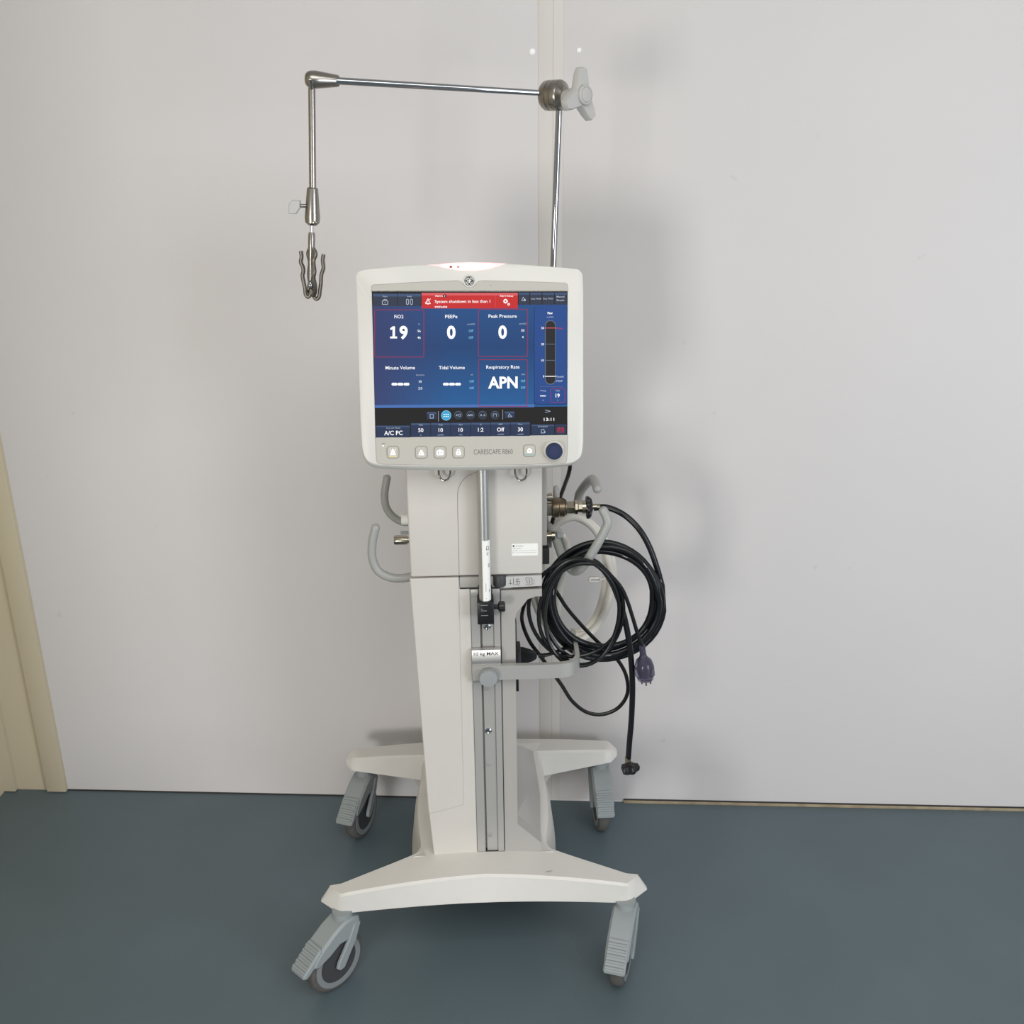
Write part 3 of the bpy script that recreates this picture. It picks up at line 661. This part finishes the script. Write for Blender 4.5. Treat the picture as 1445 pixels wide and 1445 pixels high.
    for i, (v, a, b) in enumerate((('50', 'FiO2', '%'), ('10', 'Pinsp', 'cmH2O'), ('10', 'Rate', '/min'), ('1:2', 'I:E', ''), ('Off', 'PEEP', 'cmH2O'), ('30', 'Pmax', 'cmH2O'))):
        sl = (xs[i]-664)*-.008
        quad(xs[i]+.3, 596.4+sl, xs[i+1]-.5, 615.6+sl, E_TILE, .0003); quad(xs[i]+.3, 596.4+sl, xs[i+1]-.5, 599.2+sl, E_TILE2, .0004)
        xm = (xs[i]+xs[i+1])/2; T(a, xm, 598.8+sl, 2, E_G); T(v, xm, 606.2+sl, 5.4, E_W, .010)
        if b: T(b, xm, 613+sl, 1.9, E_G, 0, 9 if len(b) > 4 else None)
    quad(750, 599.2, 782, 613.8, E_TILE, .0003); quad(750, 599.2, 782, 601, E_TILE2, .0004); T('STANDBY', 766, 601.8, 2.1, E_G, 0, 14.5)
    stroke([(763.6, 611), (763.6, 607), (765, 606), (767.6, 606), (768.2, 610.6), (763.6, 611)], .8, E_G); stroke([(767.6, 608), (769.6, 609.4), (768, 611)], .8, E_G)
    quad(783.4, 598.6, 799, 613.4, E_TILE, .0003); ring(rrect(786.4, 604.2, 795.6, 610, .8), .9, E_BATT, .0005); quad(788.4, 603, 790, 604.2, E_BATT, .0005); quad(792.4, 603, 794, 604.2, E_BATT, .0005)
    quad(787.8, 606.6, 790.4, 607.4, E_BATT, .0006); quad(791.8, 606.6, 794.4, 607.4, E_BATT, .0006)
    mpart(mb, 'screen', 'lit blue touchscreen with white readings and red frames')
make_screen()

# ------------------------------------------------------------------ hose support arm
ARM = empty('support_arm', 'tall chrome jointed support arm reaching up and left above the display', 'support arm', (.0135, -.172, .73))
AO = V((.0135, -.172, .73))
def apart(m, name, lab=None, parent=None):
    o = m.build(name, None, AO); o.parent = parent or ARM; o.location = (0, 0, 0)
    if lab: o['label'] = lab
    return o
tx, ty = .0138, -.172
mb = MB()
zt, zb = L(688, 850, -.185).z, L(688, 881, -.185).z
mb.box((tx-.0145, -.186, zb), (tx+.0145, -.1495, zt), BLACK, .0015)
mb.box((tx-.0125, -.165, zt-.002), (tx+.0125, -.1495, zt+.018), BLACK, .002)
for k, (dz, w) in enumerate(((.005, .012), (.0125, .003), (.0155, .010), (.0245, .012))):
    mb.box((tx-.008, -.1864, zt-dz-.0004), (tx-.008+w, -.1858, zt-dz+.0004), PRINT)
clp = apart(mb, 'rail_bracket', 'black rail bracket')
mb = MB(); kz = L(705, 856, -.175).z
mb.tube([(tx+.010, -.175, kz), (tx+.024, -.175, kz)], .0045, BLACK, 10)
mb.lathe([(0, .006), (.002, .0088), (.010, .0088), (.012, .0075)], (tx+.022, -.175, kz), (1, 0, 0), BLACK, 36, bump=lambda a: 1+.06*(1 if int(a/(2*pi)*18+.5) % 2 else -1))
apart(mb, 'clamp_screw', None, clp)
p = MB(); p.lathe([(0, .0104), (.30, .0104)], (tx, ty, zt-.006), (0, 0, 1), TUBEALU, 28); post = apart(p, 'post', 'satin aluminium lower post')
lbm = MB(); z1, z0 = L(690, 763, -.182).z, L(690, 848, -.182).z
cyl = lambda a, b, d: V((tx+(.0104+d)*sin(a), ty-(.0104+d)*cos(a), b))
a0, a1 = -.36, 1.15
n = 10; vs = [cyl(a0+(a1-a0)*i/n, z, .0002) for z in (z0, z1) for i in range(n+1)]
lbm.add(vs, [[i, i+1, n+2+i, n+1+i] for i in range(n)], LABEL, True)
cy2 = lambda a, b, d: V(cyl(a/.0104, b, d))
lz = z1-z0
text(lbm, 'CE', cy2, .0058, z1-.014, .0050, .0004, BINK, rot=-pi/2, bold=.01)
for s_ in ([(.0035, -.022), (.0075, -.027)], [(.0075, -.022), (.0035, -.027)], [(.0045, -.021), (.0065, -.021)], [(.0068, -.043), (.0086, -.043), (.0086, -.049), (.0068, -.049), (.0068, -.043)]):
    ribbon(lbm, [(a, z1+b) for a, b in s_], .0006, BINK, cy2, .0004)
ribbon(lbm, [(.0015, z0+.018), (.0015, z0+.034)], .0006, INK, cy2, .0004); ribbon(lbm, [(.0072, z0+.016), (.0082, z0+.022)], .0008, BINK, cy2, .0004); lbm.flat([(a, b) for a, b in circ(.002, z0+.005, .0006, 8)], cy2, .0004, BINK)
apart(lbm, 'post_label', 'white printed label on the post', post)
# elbow behind the display and the slim upright
ptop = V((tx, ty, 1.066))
py_ = -.03
u0_ = L(780.8, 372, py_); u1_ = L(789, 150, py_)
dirU = (u1_-u0_).normalized(); ubot = u0_ - dirU*(u0_.z-1.075)/dirU.z
mb = MB(); mb.lathe([(0, .0135), (.003, .0145), (.026, .0145), (.03, .012)], (tx, ty, 1.060), (0, 0, 1), BRUSHED, 24)
mb.tube(crom([V((tx, ty, 1.078)), V((tx+.03, ty+.03, 1.078)), V((ubot.x-.02, ubot.y-.02, 1.078)), V((ubot.x, ubot.y, 1.078))], 6), .0075, BRUSHED, 14)
mb.lathe([(0, .0125), (.034, .0125)], (ubot.x, ubot.y, 1.060), (0, 0, 1), BRUSHED, 24); apart(mb, 'elbow_bracket')
mb = MB(); mb.tube([ubot, u1_], .0054, CHROME, 20); apart(mb, 'upright_rod', 'slim chrome upright rod')
# swivel joint, axis turned to the right of the viewer
ax = V((.766, -.643, .0)).normalized()
jc = L(784, 134.5, py_)
mb = MB()
mb.lathe([(-.022, .014), (-.0205, .0205), (-.017, .0228), (-.0085, .0232), (-.0080, .0222), (-.0070, .0222), (-.0065, .0232), (.001, .0232), (.0014, .0224), (.0022, .0224), (.0026, .0232), (.010, .0232), (.013, .0215), (.0155, .0165), (.0185, .012)], jc, ax, BRUSHED, 48)
jt = apart(mb, 'swivel_joint', 'brushed steel swivel joint')
mb = MB(); kc = L(825.5, 134, py_-.045)
kax = V((.64, -.76, .06)).normalized()
ex_ = V((0, 0, 1)).cross(kax).normalized()*1.0; ez_ = kax.cross(ex_).normalized()
# ex_ horizontal, ez_ up across the knob face
kf = lambda a, b, d: kc + ex_*a + ez_*b + kax*d
lobes = []
for ang in (86, 203, 303):
    t = radians(ang); u = V((cos(t), sin(t))); w = V((-u.y, u.x))
    lobes.append((u, w))
def star(rw, tipw, ln):
    pts = []
    for u, w in lobes:
        for (l, s_) in ((.3*ln, -rw), (.75*ln, -(rw+tipw)/2), (.97*ln, -tipw), (1.0*ln, -tipw*.7), (1.0*ln, tipw*.7), (.97*ln, tipw), (.75*ln, (rw+tipw)/2), (.3*ln, rw)):
            q = u*l+w*s_; pts.append((q.x, q.y))
    return pts
LN = .0405
mb.loft([[kf(a, b, -.017) for a, b in star(.0125, .0065, LN*.93)], [kf(a, b, -.014) for a, b in star(.0140, .0078, LN)], [kf(a, b, -.005) for a, b in star(.0130, .0072, LN)], [kf(a, b, -.002) for a, b in star(.0112, .0056, LN*.97)]], LIGHTG)
mb.lathe([(-.055, .011), (-.018, .0135), (-.002, .0150), (.0025, .0148), (.004, .0135), (.004, .0118), (.0032, .0116), (.0032, .0110), (.0044, .0106), (.005, .008), (.005, .0001)], kc, kax, LIGHTG, 40)
apart(mb, 'wing_knob', 'pale grey three-lobed plastic wing knob', jt)
# horizontal rod, tip nearer the viewer
e0 = L(438, 112, -.12); e1 = L(768, 131.5, py_)
mb = MB(); mb.tube([L(474, 114, -.115), e1+(e1-e0)*.02], [.0054, .0044], CHROME, 20); apart(mb, 'horizontal_rod', 'long chrome horizontal rod')
hd = (e1-e0).normalized()
mb = MB(); mb.lathe([(-.0085, .003), (-.0075, .0072), (-.004, .0110), (.001, .0125), (.008, .0128), (.012, .0123), (.040, .0086), (.0425, .0078), (.0425, .0050)], e0, hd, BRUSHED, 28)
dr0 = L(440, 124, -.12); dr1 = L(441.3, 268, -.12)
mb.tube([L(439, 112, -.13), L(439.5, 122, -.124), L(440, 127, -.12)], [.0045, .0035, .0048], CHROME, 12); apart(mb, 'elbow_joint', 'cone-shaped steel elbow joint')
mb = MB(); mb.tube([dr0, dr1], .0054, BRUSHED, 20); apart(mb, 'drop_rod')
mb = MB(); s0 = L(441, 264.5, -.12); s1 = L(440.8, 318, -.12); sd = s1-s0; sl = sd.length
mb.lathe([(0, .0070), (.0015, .0085), (sl*.1, .0090), (sl*.8, .0120), (sl*.93, .0112), (sl, .0065)], s0, sd, BRUSHED, 28)
sp_ = L(443.5, 313.5, -.132); mb.lathe([(0, .0032), (.002, .0032), (.0025, .002)], sp_, (0, -1, 0), NICKEL, 10)
slv = apart(mb, 'sleeve', 'tapered steel sleeve')
mb = MB(); t0_ = L(434, 290.5, -.122); t1_ = L(424, 290.5, -.126); mb.tube([t0_, t1_], .0028, BRUSHED, 10)
th = [(-.0095, -.0085), (.0018, -.0085), (.0092, .0015), (.0092, .0080), (-.002, .0080), (-.0095, 0)]
tcx = L(417, 291, -.126)
mb.prism([(-.011, -.0105), (.000, -.0115), (.0075, -.002), (.0085, .0085), (-.004, .0095), (-.009, .004)], lambda a, b, d: tcx+V((a, d, b)), -.007, .007, LIGHTG, .0012)
apart(mb, 'thumbscrew', 'light grey plastic thumbscrew', slv)
# four-pronged hose hook
mb = MB(); yk = -.12
mb.tube([L(440, 316, yk), L(439.8, 331, yk)], .0026, CHROME, 12)
mb.tube([L(439.8, 328, yk), L(439.8, 332, yk), L(439.6, 352, yk), L(438.8, 372, yk), L(438.4, 396, yk)], [.0046, .0055, .0055, .0040, .0036], BRUSHED, 16)
bc = L(438.4, 402, yk-.004); mb.lathe([(-.007, .001), (-.0055, .0034), (-.003, .0046), (0, .005), (.003, .0046), (.0055, .0034), (.007, .001)], bc, (0, 0, 1), CHROME, 20)
def prong(pts, yo, w=.0075):
    P_ = crom([L(a, b, yk+yo_) for (a, b), yo_ in zip(pts, yo)], 5)
    rings = []
    for i, p in enumerate(P_):
        t = (P_[min(i+1, len(P_)-1)]-P_[max(i-1, 0)]).normalized(); b = V((0, -1, 0)); b = (b-t*b.dot(t)).normalized(); nn = t.cross(b)
        h = .0032
        rings.append([p+nn*h*cos(k*pi/5)+b*(w/2)*sin(k*pi/5) for k in range(10)])
    mb.loft(rings, STEELD, True)
prong([(424.5, 354), (425.5, 362), (424.5, 370), (427.5, 377), (428, 384), (426.8, 388), (428.5, 398), (430.5, 408), (431.5, 416), (434.5, 419), (437.5, 416), (439, 408)], [0]*12)
prong([(456.5, 359), (455.5, 368), (456.5, 378), (453.5, 388), (453, 398), (451.5, 410), (450, 419), (446.5, 422), (443.5, 419), (441, 410)], [0]*10)
prong([(442.5, 351), (445.5, 358), (442.5, 368), (443.8, 383), (442.5, 392), (444.5, 402), (444.5, 413), (441.5, 417), (439.5, 408)], [-.012, -.014, -.012, -.014, -.012, -.010, -.006, -.002, 0])
prong([(436.5, 352), (434.8, 358), (437.2, 370), (436, 386), (437, 398), (435.5, 410), (438, 414), (439.5, 406)], [.012, .014, .012, .014, .012, .008, .004, 0])
apart(mb, 'hose_hook', 'pronged steel hose hook')

# ------------------------------------------------------------------ hoses and leads on the right
def spiral(turns, a0, a1, y0, y1, per=48, jit=1.2):
    """ellipse turns in photo pixels; angle runs clockwise in the picture from a0 (deg) through a1"""
    out = []; tot = a1-a0; n = int(tot/360*per)
    for i in range(n+1):
        a = a0+tot*i/n; k = (a-a0)/360; k0 = min(int(k), len(turns)-1); k1 = min(k0+1, len(turns)-1); t = k-int(k); t = t*t*(3-2*t)
        e = [turns[k0][j]*(1-t)+turns[k1][j]*t for j in range(4)]
        r_ = radians(a); yy = y0+(y1-y0)*i/n + .006*sin(r_*1.7+k0*2)
        out.append(L(e[0]+e[2]*cos(r_)+jit*sin(3.1*r_+k0), e[1]+e[3]*sin(r_)+jit*cos(2.3*r_+k0*1.7), yy))
    return out
def hroot(name, label, cat, o): return empty(name, label, cat, o), V(o)
def hp(m, name, root, o, lab=None, parent=None):
    ob = m.build(name, None, o); ob.parent = parent or root; ob.location = (0, 0, 0)
    if lab: ob['label'] = lab
    return ob
o_ = L(885, 1100, -.07)
AH, AHo = hroot('air_hose', 'thick black air hose coiled on the right handle, its end hanging down', 'hose', o_)
lead = [L(838, 717, Y1), L(852, 715.5, Y1), L(866, 719, -.035), L(884, 729, -.045), L(902, 747, -.055), L(916, 771, -.06), L(926, 798, -.065), L(934, 826, -.066)]
sp = spiral([(851.5, 846.5, 85.5, 85.5), (853, 848, 80, 80), (844.5, 841.5, 82.5, 76.5), (852.5, 844.5, 69.5, 65.5), (853, 848, 77, 76)], -5, 360*4+225, -.066, -.085)
tail = [L(826, 786, -.098), L(845, 797, -.105), L(861, 818, -.108), L(874, 848, -.108), L(883, 880, -.107), L(889.5, 920, -.105), L(892.5, 965, -.10), L(891, 1015, -.09), L(888, 1050, -.08), L(886.5, 1070, -.072)]
pts = crom(lead, 6) + sp[2:] + crom(tail, 6)
mb = MB(); mb.tube(pts, .0056, RUBBER, 12)
for st in range(40, len(pts)-50, 17):       # printed dashes along the hose
    p, q = pts[st], pts[st+1]; cl_ = (p+q)/2
    off = V((0, -.0055, .0016)); t = (q-p)*.42
    nn = t.cross(V((0, -1, 0))).normalized()*.0007
    mb.add([p+off+nn+t*.2, p+off-nn+t*.2, q+off-nn-t*.2, q+off+nn-t*.2], [[0, 1, 2, 3]], PRINT)
hp(mb, 'tube', AH, AHo)
mb = MB(); xk = X1(830)-.12
mb.lathe([(X1(826.5)-.12, .012), (X1(827.5)-.12, .019), (X1(831)-.12, .0195), (X1(834)-.12, .0165), (X1(836)-.12, .009)], (.12, Y1, zc), (1, 0, 0), BLACK, 40, bump=lambda a: 1.0+.14*cos(5*a+.4))
mb.lathe([(X1(836)-.12, .0048), (X1(839)-.12, .0048), (X1(839)-.12, .0056), (X1(842)-.12, .0056), (X1(842.5)-.12, .0048), (X1(846)-.12, .0058)], (.12, Y1, zc), (1, 0, 0), NICKEL, 20)
hp(mb, 'hand_nut', AH, AHo, 'black winged hand nut at the inlet')
mb = MB(); p0, p1 = L(886.3, 1068, -.072), L(885.5, 1084, -.068)
d_ = (p1-p0).normalized(); mb.lathe([(0, .0058), (.004, .0063), (.005, .0055), (.009, .0063), (.010, .0055), (.016, .0060), (.02, .005)], p0, d_, NICKEL, 20); hp(mb, 'ferrule', AH, AHo)
mb = MB(); mb.lathe([(.014, .008), (.017, .0165), (.024, .0195), (.030, .0180), (.034, .011)], p0, (d_+V((.15, -.35, 0))).normalized(), BLACK, 40, bump=lambda a: .86+.17*cos(5*a)); hp(mb, 'end_nut', AH, AHo, 'black lobed nut on the hanging end')

# white oxygen hose hung on the rear handle
o_ = L(820, 912, .06)
OH, OHo = hroot('oxygen_hose', 'white oxygen hose coiled behind the black hoses', 'hose', o_)
lead = [L(785, 756, Y1)+V((.006, 0, 0)), L(793, 757, -.025), L(799, 768, -.01), L(800, 790, .02), L(790, 830, .05), L(786, 868, .06)]
sp = spiral([(814, 820, 54, 92), (806, 820, 54, 85), (812, 810, 54, 88), (808, 817, 44, 75), (810, 818, 53, 88)], 128, 128+360*3+120, .05, .085, jit=1.5)
end = [L(840, 745, .075), L(828, 712, .06)]
mb = MB(); mb.tube(crom(lead, 6)+sp[1:], .0070, WHOSE, 12); hp(mb, 'tube', OH, OHo)
mb = MB(); mb.tube([L(784.5, 756, Y1), L(793.5, 756.5, Y1+.003)], [.0084, .0078], CASTER, 8, smooth=False); hp(mb, 'end_fitting', OH, OHo, 'grey end fitting')
mb = MB(); tc = L(838, 817, .0); mb.box((tc.x-.010, tc.y-.004, tc.z-.0055), (tc.x+.010, tc.y+.002, tc.z+.0055), WHITE2, .002); mb.box((tc.x-.006, tc.y-.0045, tc.z-.0008), (tc.x+.010, tc.y-.0035, tc.z+.0008), INK)
mb.tube(crom([L(846, 818, .002), L(858, 815, .03), L(864, 812, .06)], 5), .0022, WHOSE, 8); hp(mb, 'hose_tag', OH, OHo, 'small white plastic tag')

# power cord
o_ = L(910, 968, -.115)
PC, PCo = hroot('power_cord', 'thin black power cord looped on the right handle with a clear violet plug', 'power cord', o_)
c0 = L(771, 926, -.06)
lead = [L(762, 925, -.062), L(772, 924, -.064), L(787, 919, -.072), L(801, 914, -.085), L(812, 917, -.096), L(813, 925, -.104), L(802, 927, -.109)]
sp = spiral([(820, 863, 52, 67), (811, 858.5, 65, 69.5), (819.5, 861.5, 59.5, 75.5), (819.5, 868.5, 52.5, 71.5), (824.5, 862, 51.5, 72)], 112-360, 360*3+270-360, -.112, -.128, jit=1.6)
tail = [L(846, 796, -.128), L(862, 812, -.128), L(877, 830, -.126), L(886, 850, -.124), L(893, 872, -.122), L(900, 895, -.12), L(905.5, 910, -.118)]
mb = MB(); mb.tube(crom(lead, 6)[:-1]+sp[1:]+crom(tail, 6), .0036, CORD, 10); hp(mb, 'cord', PC, PCo)
mb = MB(); s0 = L(734, 925, -.060); s1 = L(772, 925, -.064); dd = s1-s0; ll = dd.length; uu = dd.normalized()
def sect(t, hw, hh): p = s0+dd*t; return [p+V((0, -hw, -hh)), p+V((0, hw, -hh)), p+V((0, hw, hh)), p+V((0, -hw, hh))]
mb.loft([sect(0, .011, .0125), sect(.12, .011, .0125), sect(.45, .0075, .0085), sect(.60, .0045, .005)], BLACK)
for k in range(4): mb.lathe([(0, .0048), (.0022, .0048)], s0+dd*(.58+.10*k), uu, BLACK, 12)
hp(mb, 'socket_connector', PC, PCo)
mb = MB(); p0 = L(906, 910, -.118); p1 = L(911, 958, -.114); dd = p1-p0; ll = dd.length
mb.lathe([(0, .0052), (ll*.10, .0060), (ll*.12, .0052), (ll*.2, .0062), (ll*.22, .0054), (ll*.30, .0066), (ll*.36, .0080), (ll*.45, .0145), (ll*.62, .0182), (ll*.86, .0186), (ll*.90, .0165), (ll*.99, .0150), (ll, .012)], p0, dd, PLUG, 28)
mb.lathe([(ll*.02, .0034), (ll*.34, .0036), (ll*.44, .0085), (ll*.72, .0105), (ll*.88, .0085)], p0, dd, PLUGIN, 16)
plug = hp(mb, 'plug', PC, PCo, 'clear violet three-pin plug')
for dx, l in ((-.007, .010), (.001, .014), (.009, .010)):
    mb = MB(); q = p1+V((dx, -.003, .001)); mb.box((q.x-.0030*.5, q.y-.0008, q.z-l), (q.x+.0030*.5, q.y+.0008, q.z), BRUSHED, .0003); hp(mb, 'pin', PC, PCo, None, plug)

# display cable
pts = crom([V((.085, -.125, 1.115)), V((.112, -.108, 1.075)), V((.150, -.085, 1.02)), L(804, 655, -.062), L(803, 666, -.05), L(797, 684, -.01), L(789, 706, .03), L(778, 740, .06), L(760, 800, .08), L(738, 860, .04), L(738, 882, -.01), L(748, 906, -.03), L(762, 925, -.035), L(776, 944, -.04), L(792, 966, -.05), L(808, 990, -.06), L(828, 1005, -.065), L(850, 1008, -.065), L(872, 999, -.062), L(885, 980, -.06), L(884, 955, -.06), L(872, 932, -.058), L(850, 912, -.05), L(826, 888, -.045), L(800, 858, -.045), L(787, 838, -.045), L(776, 822, -.04)], 7)
DO = L(850, 1008, -.065)
mb = MB(); mb.tube(pts, .0038, CORD, 10)
dc = mb.build('data_cable', None, DO); dc.matrix_world = CART @ M.Translation(DO)
dc['label'] = 'single black cable from behind the display, its low loop dangling below the side rail'; dc['category'] = 'cable'

# ------------------------------------------------------------------ room
def wallmat(name, col, sp, rough=.5, sc=3.0):
    m = mat(name, col, rough); nt = m.node_tree; b = nt.nodes['Principled BSDF']
    tc = nt.nodes.new('ShaderNodeTexCoord')
    n = nt.nodes.new('ShaderNodeTexNoise'); n.inputs['Scale'].default_value = sc; n.inputs['Detail'].default_value = 6
    n2 = nt.nodes.new('ShaderNodeTexNoise'); n2.inputs['Scale'].default_value = 26; n2.inputs['Detail'].default_value = 2
    nt.links.new(tc.outputs['Object'], n.inputs['Vector']); nt.links.new(tc.outputs['Object'], n2.inputs['Vector'])
    mr = nt.nodes.new('ShaderNodeMapRange'); mr.inputs[1].default_value = .3; mr.inputs[2].default_value = .7; mr.inputs[3].default_value = 1-sp; mr.inputs[4].default_value = 1+sp
    nt.links.new(n.outputs['Fac'], mr.inputs[0])
    # sparse small specks of wear
    cr = nt.nodes.new('ShaderNodeMapRange'); cr.inputs[1].default_value = .74; cr.inputs[2].default_value = .80; cr.inputs[3].default_value = 1; cr.inputs[4].default_value = .90
    nt.links.new(n2.outputs['Fac'], cr.inputs[0])
    mm = nt.nodes.new('ShaderNodeMath'); mm.operation = 'MULTIPLY'; nt.links.new(mr.outputs[0], mm.inputs[0]); nt.links.new(cr.outputs[0], mm.inputs[1])
    mx = nt.nodes.new('ShaderNodeVectorMath'); mx.operation = 'SCALE'; mx.inputs[0].default_value = col[:3]
    nt.links.new(mm.outputs[0], mx.inputs['Scale']); nt.links.new(mx.outputs[0], b.inputs['Base Color'])
    return m
WALL = wallmat('white_wall_sheet', rgb(214, 210, 209), .012)
STRIP = wallmat('cream_joint_strip', rgb(214, 209, 203), .008)
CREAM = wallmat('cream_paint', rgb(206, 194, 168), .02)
FLOOR = wallmat('blue_grey_vinyl', rgb(89, 103, 109), .05, .42, 5.0)
CAP = mat('white_screw_cap', rgb(252, 252, 250), .4)
BATTEN = mat('raw_timber', rgb(150, 136, 112), .7, noise=.2, nscale=30)
# back wall frame: runs left to right, slightly nearer on the right
wa = V((-1.1211, 2.1759, 0)); wb = V((1.2169, 2.0492, 0)); wx = (wb-wa).normalized(); wn = V((wx.y, -wx.x, 0))   # wn points into the room
ang = atan2(wx.y, wx.x)
WM = M.Translation(wa) @ M.Rotation(ang, 4, 'Z'); WI = WM.inverted()
def Wp(px, py):                    # (along, height) on the wall plane
    c = WI @ C; d = WI.to_3x3() @ ray(px, py); t = -c.y/d.y; p = c+d*t; return p.x, p.z
def struct(m, name, parent=None, lab=None):
    o = m.build(name, parent)
    if parent is None: o.matrix_world = WM; o['kind'] = 'structure'
    return o
HT = 2.75
xs0 = Wp(760.5, 500)[0]; xs1 = Wp(793.5, 500)[0]
mb = MB(); mb.box((-.02, 0, -.01), (3.6, .08, HT), WALL)
wbk = struct(mb, 'wall_back')
mb = MB(); mb.box((xs1-.001, -.0018, .006), (3.6, .001, HT), WALL, .0008); struct(mb, 'wall_back_sheet', wbk)
mb = MB(); mb.box((xs0, -.0011, .003), (xs1, .001, HT), STRIP, .0004)
xm = (xs0*.42+xs1*.58); mb.box((xm-.0006, -.0013, .003), (xm+.0006, 0, HT), mat('strip_joint', rgb(196, 190, 181), .6))
struct(mb, 'trim_1')
for (px, py, r) in ((751, 73, .0058), (817, 71, .0045)):
    a, z = Wp(px, py); m = MB(); m.lathe([(0, r), (.0015, r*.9), (.0022, r*.4), (.0022, .0001)], (a, -.0018 if px > 790 else 0, z), (0, -1, 0), CAP, 16)
    o = m.build('screw_cap', wbk)
xr = Wp(880, 1128)[0]
mb = MB(); mb.box((xr, -.006, 0), (3.6, .0, .0075), BATTEN, .0005); mb.box((xr, -.0045, .0075), (3.6, 0, .0105), DARK); struct(mb, 'baseboard_back')
mb = MB(); mb.box((-.02, -.0015, -.001), (xs0, .0, .0035), DARK); struct(mb, 'baseboard_left')
# left corner: cream batten, recessed panel, return wall
xb0 = WI @ (C + ray(69, 1115)*(-(C.z)/ray(69, 1115).z)); xc = WI @ (C + ray(8, 1115)*(-(C.z)/ray(8, 1115).z)); xf = WI @ (C+ray(25, 1115)*(-(C.z)/ray(25, 1115).z))
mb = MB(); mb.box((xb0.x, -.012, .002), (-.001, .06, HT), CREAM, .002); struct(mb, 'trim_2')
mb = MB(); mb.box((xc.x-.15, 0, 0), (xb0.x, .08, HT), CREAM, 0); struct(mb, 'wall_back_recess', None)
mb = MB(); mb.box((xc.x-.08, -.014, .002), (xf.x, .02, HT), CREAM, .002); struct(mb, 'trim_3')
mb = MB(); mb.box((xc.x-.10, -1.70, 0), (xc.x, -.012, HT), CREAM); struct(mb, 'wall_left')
mb = MB(); mb.box((-2.5, -6.0, -.1), (4.0, .3, 0), FLOOR); fl = struct(mb, 'floor')
mb = MB(); mb.box((-2.5, -6.0, HT), (4.0, .3, HT+.05), mat('ceiling_paint', rgb(225, 223, 218), .8)); struct(mb, 'ceiling')

# ------------------------------------------------------------------ light: daylight through a doorway behind the viewer on the left, plus two added fills, overhead and cool right
def area(name, loc, target, sx, sy, power, col):
    l = bpy.data.lights.new(name, 'AREA'); l.shape = 'RECTANGLE'; l.size = sx; l.size_y = sy; l.energy = power; l.color = col
    o = bpy.data.objects.new(name, l); COL.objects.link(o); o.location = loc
    d = (V(target)-V(loc)).normalized(); o.rotation_euler = d.to_track_quat('-Z', 'Y').to_euler(); return o
area('doorway_daylight', (-2.12, -2.9, .58), (-.05, 1.9, .8), 1.0, 1.15, 62, (1, .985, .955))
area('ceiling_fill', (.55, -.75, 2.70), (.55, -.73, 0), 2.6, 2.2, 62, (1, .99, .97))  # unseen overhead fill, added to brighten upward faces and walls
area('right_daylight_fill', (3.1, -1.7, .95), (.8, 2.0, .4), 1.6, 1.5, 62, (.86, .92, 1))  # cool daylight fill added on the right, its source unseen
w = bpy.data.worlds.new('sky'); S.world = w; w.use_nodes = True
w.node_tree.nodes['Background'].inputs[0].default_value = (.96, .98, 1, 1); w.node_tree.nodes['Background'].inputs[1].default_value = .3
S.view_settings.view_transform = 'Standard'; S.view_settings.look = 'None'; S.view_settings.exposure = .09; S.view_settings.gamma = 1
S.view_settings.use_curve_mapping = False
